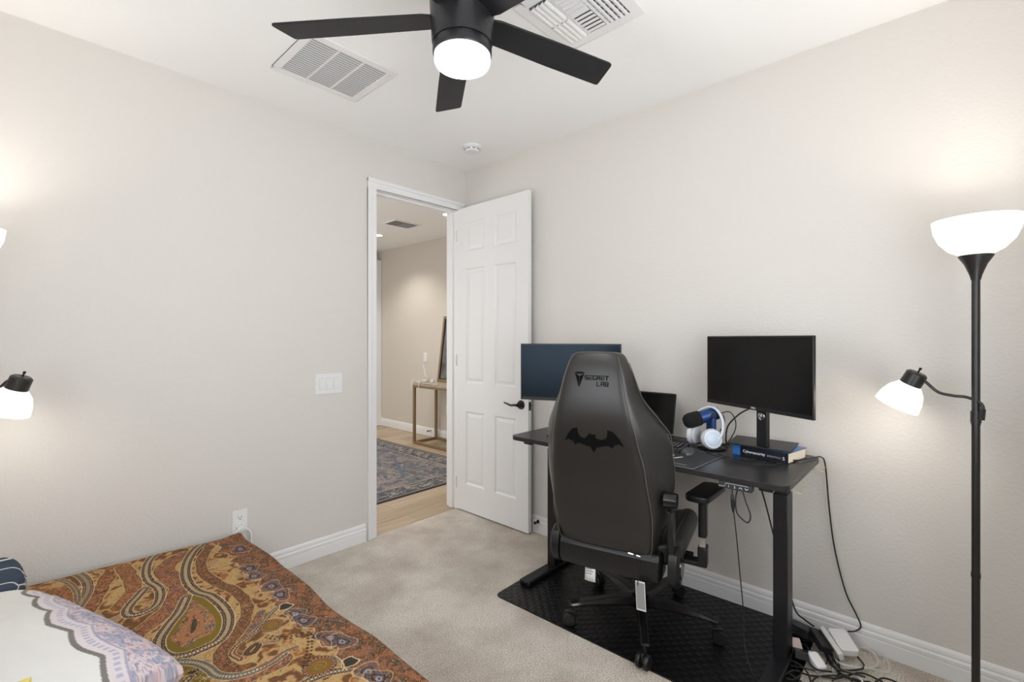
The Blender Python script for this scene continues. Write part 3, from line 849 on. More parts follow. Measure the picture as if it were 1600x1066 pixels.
hs = thing('headset', 'white over-ear headset hanging on the blue microphone', 'headset', (-.255, -2.050, .83), TH - PI / 2 + R(-10))
bm = bmesh.new()
def cup(bm, c, nrm, r, th):
    nrm = Vector(nrm).normalized(); xx = nrm.orthogonal().normalized(); M_ = frameM(Vector(c), xx, nrm.cross(xx))
    if (M_.to_3x3() @ Vector((0, 0, 1))).dot(nrm) < 0: M_ = M_ @ Matrix.Rotation(PI, 4, 'X')
    lathe(bm, [(0, -th), (r * .8, -th), (r, -th * .6), (r, th * .3), (r * .86, th), (r * .8, th * 1.05)], n=36, M=M_, close=True)
    return M_
M1 = cup(bm, (.012, -.045, .062), (.22, -1, .18), .049, .014)
obj('ear_cup', bm, M_headwhite, hs)
bm = bmesh.new(); lathe(bm, [(0, .0150), (.034, .0150), (.035, .017), (.033, .0185), (0, .0185)], n=36, M=M1, close=False); obj('cup_disc', bm, mat('headset_pale_blue', (.55, .63, .74), .3), hs)
bm = bmesh.new(); cup(bm, (-.06, .035, .068), (.75, -.6, .0), .047, .014); obj('ear_cup', bm, M_headwhite, hs)
bm = bmesh.new(); cup(bm, (-.048, .026, .068), (.75, -.6, .0), .044, .010); obj('ear_cushion', bm, M_headgrey, hs)
bm = bmesh.new(); cup(bm, (.004, -.030, .060), (-.2, 1, -.1), .044, .010); obj('ear_cushion', bm, M_headgrey, hs)
bm = bmesh.new()
hb = smooth_path([(.045, -.050, .062), (.060, -.045, .10), (.062, -.030, .155), (.040, .0, .200), (.005, .045, .200), (-.05, .060, .16), (-.078, .055, .11), (-.078, .045, .07)], 8)
rings = []
for i, p in enumerate(hb):
    d = (hb[min(i + 1, len(hb) - 1)] - hb[max(i - 1, 0)]).normalized(); side = Vector((.78, -.62, 0)) ; side = Vector((.55, .83, 0)); nn = d.cross(side).normalized(); side = nn.cross(d).normalized()
    rings.append([p + side * (.012 * math.cos(a)) + nn * (.006 * math.sin(a)) for a in [2 * PI * k / 12 for k in range(12)]])
loft(bm, rings); obj('headband', bm, M_headwhite, hs)
bm = bmesh.new(); tube(bm, [(.052, -.035, .10), (.071, -.02, .13), (.074, -.01, .16), (.060, .0, .185)], .004, 6); obj('inner_band_strap', bm, M_plastic, hs)

# ------------------------------------------------------------------ gaming chair (local: x right, y forward, z up)
PHI = 13.0
ch = thing('gaming_chair', 'charcoal leather gaming chair with bat emblem on its back', 'chair', (-.485, -1.815, .006), R(PHI - 90))
US = -.090      # sideways offset of the seat unit on its pillar


def lerp(tab, z):
    if z <= tab[0][0]: return tab[0][1]
    for (a, b), (c, d) in zip(tab, tab[1:]):
        if z <= c:
            t = (z - a) / (c - a); t = t * t * (3 - 2 * t) * .5 + t * .5
            return b + (d - b) * t
    return tab[-1][1]


W_T = [(.425, .215), (.47, .228), (.60, .268), (.74, .298), (.86, .290), (.95, .284), (.985, .272), (1.05, .230), (1.13, .182), (1.20, .160), (1.26, .138), (1.29, .122), (1.305, .106), (1.312, .09)]
XB_T = [(.425, .20), (.47, .212), (.60, .222), (.82, .205), (.95, .182), (1.06, .158), (1.14, .140), (1.20, .128), (1.26, .112), (1.29, .102), (1.305, .090), (1.312, .076)]
Y_T = [(.425, -.275), (.60, -.325), (.85, -.392), (.97, -.424), (1.04, -.438), (1.12, -.438), (1.20, -.428), (1.312, -.405)]
F_T = [(.425, .075), (.55, .11), (.74, .17), (.95, .18), (1.02, .16), (1.10, .11), (1.20, .08), (1.312, .05)]
zs_ = [.425, .45, .48, .52, .58, .64, .70, .76, .82, .88, .93, .97, 1.01, 1.05, 1.09, 1.13, 1.17, 1.21, 1.25, 1.275, 1.292, 1.303, 1.310]


def back_ring(z):
    W = lerp(W_T, z); xb = min(lerp(XB_T, z), W * .92); y0 = lerp(Y_T, z); F = lerp(F_T, z)
    th_ = .07 if z < 1.27 else .07 - .03 * (z - 1.27) / .04
    edge = max(0, (z - 1.27) / .04) * .012
    y0 += edge
    pts = [(-xb * .5, -.004), (0, -.006), (xb * .5, -.004), (xb * .82, -.001), (xb, .004), (xb + (W - xb) * .45, F * .34), (xb + (W - xb) * .85, F * .68), (W, F * .90), (W - .010, F + .012),
           (W - .035, F + .018), (W * .78 if W * .78 < W - .05 else W - .05, F * .85 + .01), (xb * .62, th_ + .005), (xb * .3, th_), (0, th_)]
    r_ = [(US + x, y0 + y, z) for x, y in pts]
    r_ += [(US - x, y0 + y, z) for x, y in pts[4:13][::-1]][0:9]
    # left mirrored: edge points down to the back
    r_ += [(US - pts[3][0], y0 + pts[3][1], z)]
    return r_


bm = bmesh.new(); loft(bm, [back_ring(z) for z in zs_]); back = obj('backrest', bm, M_leather, ch, sub=1, angle=180)
# perimeter stitching at the two seams of the back panel
for s in (-1, 1):
    pts = []
    for z in [.45 + i * .035 for i in range(25)]:
        if z > 1.30: break
        W = lerp(W_T, z); xb = min(lerp(XB_T, z), W * .92); F = lerp(F_T, z)
        k = .0 if z < .9 else min(1, (z - .9) / .12)
        pts.append((US + s * (xb + (W - xb) * (.02)), lerp(Y_T, z) + .001, z))
    bm = bmesh.new(); tube(bm, pts, .0016, 5, sub=3); obj('seam_stitching', bm, M_emblem if False else M_stitch, back)
bm = bmesh.new(); pts = []
for s in (1,):
    for z in [.60 + i * .035 for i in range(20)]:
        if z > 1.29: break
        W = lerp(W_T, z); F = lerp(F_T, z); pts.append((US + s * (W - .001), lerp(Y_T, z) + F * .93, z))
tube(bm, pts, .0016, 5, sub=3); obj('edge_stitching', bm, M_stitch, back)


def on_back(x, z, off=.0085):
    return (US + x, lerp(Y_T, z) - off + .002 * abs(x) / .2 - .0, z)


# bat emblem
half = [(0, .964), (.007, .962), (.012, .968), (.0135, .948), (.034, .943), (.056, .948), (.065, .962), (.067, .988), (.090, .982), (.112, .957), (.130, .925), (.112, .934), (.094, .928), (.083, .912), (.066, .921), (.048, .918), (.030, .912), (.014, .908), (.0, .884)]
half = [(x, z) for x, z in half]
out = half + [(-x, z) for x, z in half[1:-1][::-1]]
out = [(x * .98 - .0, z + .003) for x, z in out]
bm = bmesh.new()
A = [bm.verts.new(on_back(x, z, .0075)) for x, z in out]; B = [bm.verts.new(on_back(x, z, -.002)) for x, z in out]
n = len(A)
for i in range(n): bm.faces.new((A[i], A[(i + 1) % n], B[(i + 1) % n], B[i]))
fc = bm.faces.new(A); bmesh.ops.triangulate(bm, faces=[fc])
o = obj('bat_emblem', bm, M_emblem, back, smooth=False); o['label'] = 'black bat emblem'
# triangular mark and stroke lettering
def strokes(name, segs, m, ox, oz, sc_, wd):
    bm = bmesh.new()
    for a, b in segs:
        p = Vector(on_back(ox + a[0] * sc_, oz + a[1] * sc_, .0070)); q = Vector(on_back(ox + b[0] * sc_, oz + b[1] * sc_, .0070))
        d = (q - p).normalized(); nrm = Vector((0, -1, 0)); s_ = d.cross(nrm).normalized() * wd / 2; e = d * wd / 2
        vs = [bm.verts.new(v) for v in (p - e + s_, q + e + s_, q + e - s_, p - e - s_)]
        vb = [bm.verts.new(v.co + Vector((0, .008, 0))) for v in vs]
        bm.faces.new(vs)
        for i in range(4): bm.faces.new((vs[i], vs[(i + 1) % 4], vb[(i + 1) % 4], vb[i]))
    return obj(name, bm, m, back, smooth=False)


G = {'S': [((1, 1), (0, 1)), ((0, 1), (0, .5)), ((0, .5), (1, .5)), ((1, .5), (1, 0)), ((1, 0), (0, 0))],
     'E': [((0, 1), (1, 1)), ((0, .5), (1, .5)), ((0, 0), (1, 0)), ((0, 0), (0, .5))],
     'C': [((1, 1), (0, 1)), ((0, 1), (0, 0)), ((0, 0), (1, 0)), ((1, 0), (1, .35))],
     'R': [((0, 0), (0, 1)), ((0, 1), (1, 1)), ((1, 1), (1, .5)), ((1, .5), (.3, .5)), ((.5, .5), (1, 0))],
     'T': [((0, 1), (1, 1)), ((.5, 1), (.5, 0))],
     'L': [((0, 1), (0, 0)), ((0, 0), (1, 0))],
     'A': [((0, 0), (0, 1)), ((0, 1), (1, 1)), ((1, 1), (1, 0)), ((0, .45), (1, .45))],
     'B': [((0, 0), (0, 1)), ((0, 1), (1, 1)), ((1, 1), (1, 0)), ((1, 0), (0, 0)), ((0, .5), (1, .5))]}
LW, LH = .0115, .0155
for r_, (word, x0, z0) in enumerate((('SECRET', -.030, 1.196), ('LAB', .0225, 1.171))):
    for k, c_ in enumerate(word):
        segs = [((a[0] * LW / LH, a[1]), (b[0] * LW / LH, b[1])) for a, b in G[c_]]
        strokes('lettering', segs, M_emblem, x0 + k * (LW + .006), z0, LH, .0030)
tri = [[(-.076, 1.226), (-.036, 1.226), (-.044, 1.219), (-.067, 1.219)], [(-.077, 1.222), (-.066, 1.213), (-.0575, 1.208), (-.0575, 1.165)], [(-.035, 1.222), (-.0545, 1.165), (-.0545, 1.208), (-.046, 1.213)]]
bm = bmesh.new()
for t_ in tri:
    A = [bm.verts.new(on_back(x, z, .0072)) for x, z in t_]; B = [bm.verts.new(on_back(x, z, 0)) for x, z in t_]
    bm.faces.new(A)
    for i in range(4): bm.faces.new((A[i], A[(i + 1) % 4], B[(i + 1) % 4], B[i]))
obj('triangle_logo', bm, M_emblem, back, smooth=False)
# head pillow just showing over the right shoulder
bm = bmesh.new(); rings = []
for k in range(9):
    t_ = k / 8; x = -.15 + .30 * t_; q = math.sin(PI * (0.08 + .84 * t_)) ** .5
    rings.append([(US + x, -.30 + .05 * q * math.cos(a), 1.17 + .072 * q * math.sin(a)) for a in [2 * PI * i / 14 for i in range(14)]])
loft(bm, rings); obj('head_pillow', bm, M_suede, ch, sub=1, angle=180)

# lower rear cover between the hinges
bm = bmesh.new(); rings = []
for x in (-.218, -.210, -.12, 0, .12, .236, .246):
    e = .010 if x in (-.218, .246) else 0
    dz = .010 * (1 - (x / .232) ** 2)
    rings.append([(US + x, y + (e if y < -.24 else -e), z - dz * (z < .37)) for y, z in ((-.272 + e, .335 + e), (-.292 + e, .37), (-.290 + e, .430), (-.270, .452 - e), (-.20, .455 - e), (-.16, .44), (-.16, .35))])
loft(bm, rings); obj('rear_cover', bm, M_plastic, ch, bevel=.004)
for s in (-1, 1):
    sx = US + s * .262 + (.030 if s < 0 else .032)
    bm = bmesh.new()
    prof = [(-.300, .425), (-.285, .47), (-.245, .492), (-.20, .480), (-.165, .44), (-.165, .385), (-.20, .335), (-.25, .318), (-.285, .345), (-.300, .385)]
    loft(bm, [[(sx + s * a, y + (0 if abs(a) < .02 else (.012 if y < -.24 else -.012)), z + (0 if abs(a) < .02 else (.010 if z < .4 else -.010))) for y, z in prof] for a in (-.018, .014, .026)])
    hc = obj('hinge_cover', bm, M_plastic, ch, bevel=.003)
    bm = bmesh.new(); cyl(bm, (sx + s * .026, -.235, .405), (sx + s * .032, -.235, .405), .045, .042, 28); obj('hinge_cap', bm, M_gloss, hc)
    # bracket up the side of the back
    bm = bmesh.new()
    loft(bm, [[(sx + s * a - s * .012, y, z) for y, z in ((-.275, .46), (-.225, .46), (-.235, .60), (-.262, .665), (-.300, .655), (-.302, .60))] for a in (-.008, .016)])
    if s < 0:
        for v in bm.verts: v.co += Vector((.05, .07, 0))
    sb_ = obj('back_bracket', bm, M_plastic, ch, bevel=.004)
    bm = bmesh.new(); kx = sx + (.05 if s < 0 else 0); ky = -.290 + (.07 if s < 0 else 0); cyl(bm, (kx - s * .03, ky, .70), (kx + s * .020, ky, .70), .034, .030, 24); cyl(bm, (kx - s * .004, ky, .65), (kx - s * .004, ky, .70), .012)
    obj('lumbar_knob', bm, M_gloss, sb_)
# white care labels and the hanging card
bm = bmesh.new(); loft(bm, [[(US - .092 + .050 * u_, -.268 - .006 * v_ + .003 * math.sin(u_ * 3 + v_ * 4), .335 + .030 - .092 * v_ - .004 * u_) for u_ in (0, .33, .66, 1)] for v_ in (0, .33, .66, 1)], cap=False, closed=False)
cl = obj('care_label', bm, M_label, ch); md = cl.modifiers.new('thick', 'SOLIDIFY'); md.thickness = .0008
bm = bmesh.new()
for i, wl in enumerate((.032, .036, .028, .034, .030)): bx(bm, US - .086, US - .086 + wl, -.2745 - .0008 * i, -.2725 - .0008 * i, .348 - i * .011, .3505 - i * .011)
obj('label_print', bm, M_print, cl)
Mg = Matrix.Translation((US + .165, -.300, .338)) @ Matrix.Rotation(R(-14), 4, 'Z') @ Matrix.Rotation(R(-3), 4, 'Y')
bm = bmesh.new(); prism(bm, [(-.022, 0), (.022, .004), (.022, -.118), (-.022, -.122)], 0, .0012, Mg @ frameM((0, 0, 0), (1, 0, 0), (0, 0, 1))); tg = obj('hang_tag', bm, M_label, ch)
bm = bmesh.new(); prism(bm, [(-.019, -.006), (.019, -.003), (.019, -.112), (-.019, -.115)], .0012, .0016, Mg @ frameM((0, 0, 0), (1, 0, 0), (0, 0, 1))); obj('tag_print', bm, M_tag, tg)
bm = bmesh.new(); tube(bm, [(US + .155, -.300, .318), (US + .150, -.303, .37), (US + .142, -.296, .44)], .0009, 5); tube(bm, [(US + .155, -.300, .318), (US + .162, -.303, .37), (US + .160, -.296, .44)], .0009, 5); obj('tag_string', bm, M_cable, tg)
bm = bmesh.new(); cyl(bm, (US + .115, -.299, .449), (US + .137, -.299, .447), .005, .004, 8); cyl(bm, (US + .150, -.299, .446), (US + .166, -.299, .444), .004, .003, 8); obj('zip_pull', bm, M_chrome, ch)

# seat
def slab_rings(xs, yb_, yf, zt, zb, W):
    pass
bm = bmesh.new(); rings = []
for i in range(11):
    t_ = i / 10; y = -.235 + .51 * t_
    e = 0 if 0 < i < 10 else 1
    W = .274 - .012 * e; zt = .478 + .012 * math.sin(PI * t_) - .02 * e - .03 * max(0, t_ - .8) / .2; zb = .375 + .015 * e + .02 * max(0, t_ - .8) / .2
    rings.append([(US + .040 + x, y * 1.0 + (.07 * t_), z) for x, z in ((-W, zb + .02), (-W - .004, zt - .015), (-W + .022, zt + .022), (-W + .06, zt + .018), (-W + .085, zt - .002), (0, zt - .006), (W - .085, zt - .002), (W - .06, zt + .018), (W - .022, zt + .022), (W + .004, zt - .015), (W, zb + .02), (W - .03, zb), (0, zb - .004), (-W + .03, zb))])
loft(bm, rings); seat = obj('seat', bm, M_leather, ch, sub=1, angle=180)
bm = bmesh.new()
for xo in (.308, .282, .228):
    pts = [(US + xo, -.20 + .45 * k / 8, (.468 if xo == .308 else .504 if xo == .282 else .490) + .010 * math.sin(PI * k / 8) - (.02 if k == 8 else 0)) for k in range(9)]
    tube(bm, pts, .0013, 5, sub=2)
obj('seat_stitching', bm, M_stitch, seat)
bm = bmesh.new(); prism(bm, rrect(.42, .40, .03, 4, US, 0.01), .345, .377); obj('seat_pan', bm, M_blackmetal, ch, bevel=.004)
bm = bmesh.new(); bx(bm, US * .5 - .09, US * .5 + .09, -.14, .13, .300, .357); prism(bm, [(-.05, -.05), (.05, -.05), (.04, .05), (-.04, .05)], .27, .30); obj('tilt_mechanism', bm, M_plastic, ch, bevel=.006)
bm = bmesh.new(); tube(bm, [(US + .10, .03, .345), (US + .22, .03, .345), (US + .275, .02, .35), (US + .31, .03, .362)], .006, 8); prism(bm, rrect(.05, .026, .01, 3, US + .305, .028), .356, .368); obj('recline_lever', bm, M_plastic, ch, bevel=.002)
# armrests
for s in (-1, 1):
    ax_ = US + (.375 if s > 0 else -.30); ay_ = -.005
    bm = bmesh.new(); bx(bm, min(US + s * .16, ax_ + s * .02), max(US + s * .16, ax_ + s * .02), ay_ - .03, ay_ + .03, .335, .357); bx(bm, ax_ - .02, ax_ + .02, ay_ - .032, ay_ + .032, .335, .425)
    ab = obj('armrest_bracket', bm, M_plastic, ch, bevel=.006)
    bm = bmesh.new(); bx(bm, ax_ - .013, ax_ + .013, ay_ - .024, ay_ + .024, .41, .50); obj('armrest_slide', bm, M_gold if False else M_chrome, ab)
    bm = bmesh.new(); prism(bm, rrect(.036, .058, .012, 4, ax_, ay_), .468, .652); obj('armrest_post', bm, M_plastic, ch, bevel=.002)
    bm = bmesh.new(); Mp = Matrix.Translation((ax_ + .012, ay_ - .01, -.046)) @ Matrix.Rotation(R(-s * 12), 4, 'Z')
    prism(bm, rrect(.104, .262, .035, 6), .702, .732, Mp); pad = obj('armrest_pad', bm, M_plastic, ch, bevel=.008, seg=3)
    bm = bmesh.new(); prism(bm, rrect(.07, .16, .015, 4), .688, .703, Mp); obj('pad_plate', bm, M_plastic, pad, bevel=.002)
# gas lift and base
bm = bmesh.new(); cyl(bm, (0, 0, .12), (0, 0, .21), .027, n=28); cyl(bm, (0, 0, .20), (0, 0, .285), .015, n=20); obj('gas_lift', bm, M_gloss, ch)
bm = bmesh.new(); lathe(bm, [(0, .075), (.045, .075), (.052, .09), (.050, .125), (.036, .135), (0, .135)], n=32, close=False); obj('base_hub', bm, M_gloss, ch)
world_angles = [138.5, 210.5, 282.5, 354.5, 66.5]
for wa in world_angles:
    la = R(wa - (PHI - 90))
    Ml = Matrix.Rotation(la, 4, 'Z')
    bm = bmesh.new()
    secs = [(.035, .030, .082, .128), (.15, .026, .092, .126), (.27, .021, .094, .116), (.335, .020, .090, .107), (.352, .017, .092, .103)]
    loft(bm, [[Ml @ Vector(p) for p in ((x, -hw, z0 + .006), (x, -hw * .7, z1), (x, hw * .7, z1), (x, hw, z0 + .006), (x, hw * .8, z0), (x, -hw * .8, z0))] for x, hw, z0, z1 in secs])
    lg = obj('base_leg', bm, M_gloss, ch, bevel=.002)
    rr_ = random.uniform(-40, 40)
    cs = R(wa - (PHI - 90) + rr_)
    c_ = Ml @ Vector((.335, 0, 0))
    Mc_ = Matrix.Translation((c_.x, c_.y, 0)) @ Matrix.Rotation(cs, 4, 'Z')
    bm = bmesh.new(); cyl(bm, Mc_ @ Vector((0, 0, .06)), Mc_ @ Vector((0, 0, .094)), .006)
    bx(bm, -.010, .030, -.006, .006, .028, .066, Mc_); ca = obj('caster', bm, M_plastic, lg, bevel=.003)
    for s in (-1, 1):
        bm = bmesh.new(); Mw = Mc_ @ Matrix.Translation((.016, 0, .0305)) @ Matrix.Rotation(R(90), 4, 'X')
        lathe(bm, [(0, s * .009), (.029, s * .009), (.030, s * .011), (.030, s * .022), (.027, s * .026), (.012, s * .0265), (0, s * .0265)], n=28, M=Mw, close=False); obj('caster_wheel', bm, M_plastic, ca)

# ------------------------------------------------------------------ bed with patterned cover
BZ = .33


def poly_dist(X, Y, pts, closed=False):
    """distance to a polyline and running length at nearest point"""
    P = [Vector((p[0], p[1], 0)) for p in pts]
    if closed: P.append(P[0])
    best = np.full(X.shape, 1e9); along = np.zeros(X.shape); L = 0.0
    for a, b in zip(P, P[1:]):
        dx, dy = b.x - a.x, b.y - a.y; l2 = dx * dx + dy * dy + 1e-12
        t = np.clip(((X - a.x) * dx + (Y - a.y) * dy) / l2, 0, 1)
        d = np.hypot(X - a.x - t * dx, Y - a.y - t * dy)
        m = d < best
        best = np.where(m, d, best); along = np.where(m, L + t * math.sqrt(l2), along)
        L += math.sqrt(l2)
    return best, along


def inside(X, Y, pts):
    r = np.zeros(X.shape, bool); n = len(pts)
    for i in range(n):
        x0, y0 = pts[i][0], pts[i][1]; x1, y1 = pts[(i + 1) % n][0], pts[(i + 1) % n][1]
        if abs(y1 - y0) < 1e-12: continue
        c = ((y0 > Y) != (y1 > Y)) & (X < (x1 - x0) * (Y - y0) / (y1 - y0) + x0)
        r ^= c
    return r


_rng = np.random.RandomState(11)
_tab = _rng.rand(64, 64)


def vnoise(X, Y, s, off=0):
    x = X * s + off * 7.3 + 1000; y = Y * s + off * 3.1 + 1000
    xi = np.floor(x).astype(int); yi = np.floor(y).astype(int); fx = x - xi; fy = y - yi
    fx = fx * fx * (3 - 2 * fx); fy = fy * fy * (3 - 2 * fy)
    g = lambda a, b: _tab[(a + off * 5) % 64, (b + off * 11) % 64]
    return (g(xi, yi) * (1 - fx) + g(xi + 1, yi) * fx) * (1 - fy) + (g(xi, yi + 1) * (1 - fx) + g(xi + 1, yi + 1) * fx) * fy


def fbm(X, Y, s, off=0, o=3):
    r = 0; a = .5; t = 0
    for k in range(o): r = r + a * vnoise(X, Y, s * 2 ** k, off + k); t += a; a *= .5
    return r / t


def curls(X, Y, s, off=0):
    """dense little curling outlines: ridges of a domain-warped noise"""
    wx = fbm(X, Y, s * .8, off + 1) - .5; wy = fbm(X, Y, s * .8, off + 2) - .5
    n_ = vnoise(X + wx * 2.2 / s, Y + wy * 2.2 / s, s * 1.6, off + 3)
    return np.abs((n_ * 5) % 1 - .5) * 2, n_


def mixc(C, col_, m):
    m = np.clip(m, 0, 1)[..., None]; return C * (1 - m) + np.array(col_) * m


def paint_grid(o, X, Y, C):
    me = o.data
    a = me.color_attributes.new('weave', 'FLOAT_COLOR', 'POINT')
    buf = np.ones((X.size, 4), np.float32); buf[:, :3] = C.reshape(-1, 3)
    a.data.foreach_set('color', buf.ravel())


def grid_mesh(name, P, m, parent=None):
    """P: (ny,nx,3) numpy points"""
    ny, nx, _ = P.shape
    me = bpy.data.meshes.new(name)
    idx = np.arange(ny * nx).reshape(ny, nx)
    q = np.stack([idx[:-1, :-1], idx[:-1, 1:], idx[1:, 1:], idx[1:, :-1]], -1).reshape(-1, 4)
    me.vertices.add(ny * nx); me.vertices.foreach_set('co', P.astype(np.float32).ravel())
    me.loops.add(q.size); me.loops.foreach_set('vertex_index', q.ravel().astype(np.int32))
    me.polygons.add(len(q)); me.polygons.foreach_set('loop_start', np.arange(0, q.size, 4, dtype=np.int32))
    me.polygons.foreach_set('use_smooth', np.ones(len(q), bool))
    me.update(calc_edges=True); me.validate()
    me.materials.append(m)
    o = bpy.data.objects.new(name, me); col.objects.link(o)
    if parent: o.parent = parent
    return o


TAN = (.43, .275, .115); RUST = (.25, .083, .028); BROWN = (.105, .056, .024); DARK = (.035, .022, .014); OLIVE = (.17, .115, .018)
TAUPE = (.27, .19, .12); SLATE = (.10, .085, .105); PALE = (.55, .40, .24); SALMON = (.34, .135, .062); GREY = (.20, .19, .16)


def z5(pts): return [unpr(200 + .2308 * x, 820 + .2308 * y, BZ + .02) for x, y in pts]
def z4(pts): return [unpr(.1933 * x, 860 + .1933 * y, BZ + .02) for x, y in pts]
def z6(pts): return [unpr(400 + .1933 * x, 860 + .1933 * y, BZ + .02) for x, y in pts]
def sm(pts, closed=False):
    P = [(p[0], p[1], 0) for p in pts]
    if closed: P = P + [P[0]]
    return [(v.x, v.y) for v in smooth_path(P, 5)]


def cover_colours(X, Y):
    C = np.zeros(X.shape + (3,)) + np.array(TAN)
    rg, n1 = curls(X, Y, 26, 3)
    big = fbm(X, Y, 9, 9, 2)
    # scattered foliage in rust and brown over tan ground
    C = mixc(C, RUST, (n1 > .55) * .85)
    C = mixc(C, BROWN, (n1 > .68) * .8)
    C = mixc(C, TAUPE, ((big > .60) & (n1 < .35)) * .7)
    C = mixc(C, DARK, (rg < .14) * .55)
    rf, nf = curls(X, Y, 70, 21)

    def filament(C, m, cols, a=.75):
        C = mixc(C, cols[0], m * (nf > .5) * a); C = mixc(C, cols[1], m * (nf < .3) * a); C = mixc(C, DARK, m * (rf < .3) * .7)
        return mixc(C, PALE, m * (rf > .88) * .5)

    def band(C, pts, wd, base, c1, c2, edge=True):
        d, s_ = poly_dist(X, Y, sm(pts))
        wd = wd * (.72 + .36 * vnoise(X, Y, 30, 8))
        m = d < wd
        C = mixc(C, base, m); C = filament(C, m, (c1, c2))
        if edge: C = mixc(C, TAN, (abs(d - wd * 1.04) < .0035)); C = mixc(C, DARK, (abs(d - wd * .95) < .0015) * .8)
        return C

    # broad rust zones
    C = band(C, z5([(380, 190), (290, 240), (250, 300), (330, 370), (340, 440), (290, 530), (200, 600), (80, 690), (-20, 790)]), .040, RUST, SALMON, SLATE)
    C = band(C, z5([(560, 130), (500, 220), (520, 310), (620, 370), (720, 420), (800, 500), (790, 620), (720, 720), (640, 820), (640, 900), (720, 940), (820, 930)]), .024, BROWN, RUST, SALMON)
    C = band(C, z4([(920, 150), (840, 260), (760, 380), (700, 470)]), .030, RUST, SALMON, BROWN)
    C = band(C, z4([(1000, 120), (1080, 240), (1060, 330), (960, 420)]), .030, RUST, SALMON, OLIVE)
    C = band(C, z5([(640, 1080), (800, 1000), (930, 940), (1040, 880)]), .035, RUST, SALMON, SLATE)
    C = band(C, z5([(900, 560), (850, 660), (780, 740)]), .018, SALMON, SLATE, RUST)
    C = band(C, z4([(330, 370), (470, 320), (560, 350), (590, 410), (530, 470)]), .026, RUST, SALMON, OLIVE)
    # olive teardrop pieces along the bottom
    p = z5([(150, 890), (300, 880), (450, 890), (540, 940), (560, 1010), (520, 1100), (220, 1100)]); m = inside(X, Y, p)
    C = mixc(C, OLIVE, m); C = mixc(C, DARK, m * (vnoise(X, Y, 75, 5) > .80)); C = mixc(C, PALE, m * (rg < .10) * (n1 > .45))

    def rope(C, pts, wd, core=TAUPE, dots=True, closed=False, ec=DARK, pitch=.011):
        q = sm(pts, closed); d, s_ = poly_dist(X, Y, q)
        C = mixc(C, PALE, d < wd * 1.18); C = mixc(C, ec, d < wd)
        C = mixc(C, core, d < wd * .80)
        C = mixc(C, ec, (abs(d - wd * .50) < wd * .09))
        if dots:
            C = mixc(C, PALE, (d < wd * .28) * (np.abs((s_ / pitch) % 1 - .5) < .28)); C = mixc(C, ec, (d < wd * .28) * (np.abs((s_ / pitch) % 1 - .5) > .38))
            C = mixc(C, ec, (abs(d - wd * .66) < wd * .12) * (np.abs((s_ / pitch) % 1 - .5) < .22))
        return C

    # the large olive teardrop
    tear = sm(z5([(395, 440), (345, 560), (265, 660), (210, 745), (215, 815), (270, 850), (350, 850), (430, 830), (530, 790), (620, 740), (670, 670), (680, 590), (640, 520), (560, 465), (480, 430)]), True)
    m = inside(X, Y, tear); C = mixc(C, OLIVE, m)
    inner = sm(z5([(430, 470), (400, 560), (330, 680), (290, 740), (380, 790), (470, 740), (570, 690), (590, 610), (520, 530)]), True)
    mi = inside(X, Y, inner); C = mixc(C, BROWN, mi * (n1 > .42)); C = mixc(C, SALMON, mi * (nf > .5) * .8); C = mixc(C, SLATE, mi * (nf < .28) * .7); C = mixc(C, PALE, mi * (rf < .16) * .7)
    d, _ = poly_dist(X, Y, sm(z5([(440, 560), (400, 660), (370, 730), (450, 710), (500, 640), (480, 580)]), True)); C = mixc(C, SALMON, d < .006)
    C = mixc(C, DARK, inside(X, Y, sm(z5([(445, 590), (420, 680), (435, 700), (470, 640)]), True)) * .8)
    C = rope(C, z5([(395, 460), (345, 560), (265, 660), (210, 745), (215, 815), (270, 850), (350, 850), (430, 830), (530, 790), (620, 740), (670, 670), (680, 590), (640, 520), (560, 455), (470, 425), (410, 370), (390, 300), (410, 220), (460, 150), (540, 85)]), .0185, TAUPE)
    C = rope(C, z5([(235, 165), (150, 230), (125, 310), (150, 365), (205, 400), (220, 450), (190, 515), (110, 560), (20, 580), (-10, 555), (15, 510), (65, 460), (115, 410)]), .0165, TAUPE)
    C = rope(C, z4([(450, 240), (520, 215), (620, 195), (700, 240), (715, 310), (660, 395), (590, 480)]), .017, TAUPE, False)
    C = rope(C, z4([(470, 245), (560, 265), (620, 320), (630, 390)]), .010, TAUPE, False)
    C = rope(C, z4([(650, 500), (720, 520), (795, 530), (810, 570), (770, 615)]), .011, TAUPE, True)
    C = rope(C, z4([(920, 540), (885, 590), (920, 620), (955, 590), (920, 540)]), .007, BROWN, False)
    C = rope(C, z5([(150, 890), (300, 885), (450, 890), (540, 925), (600, 975), (700, 990), (830, 965), (950, 905), (1050, 840)]), .014, GREY, True, ec=(.09, .08, .06))
    C = rope(C, z5([(1000, 535), (920, 630), (820, 720), (740, 780), (705, 840), (760, 875)]), .0095, SALMON)
    C = rope(C, z5([(870, 770), (830, 800), (800, 840), (850, 830), (890, 780)]), .009, BROWN, False)
    C = rope(C, z5([(420, 985), (360, 1040), (310, 1080)]), .012, TAUPE); C = rope(C, z5([(280, 965), (250, 1010)]), .010, TAUPE)
    C = rope(C, z6([(335, 735), (220, 780), (120, 850), (20, 900)]), .008, RUST, False, ec=GREY); 
    C = rope(C, z6([(180, 420), (120, 470), (60, 540), (0, 610)]), .009, TAUPE)
    C = rope(C, z6([(740, 920), (600, 945), (470, 990), (340, 1050)]), .014, TAUPE)
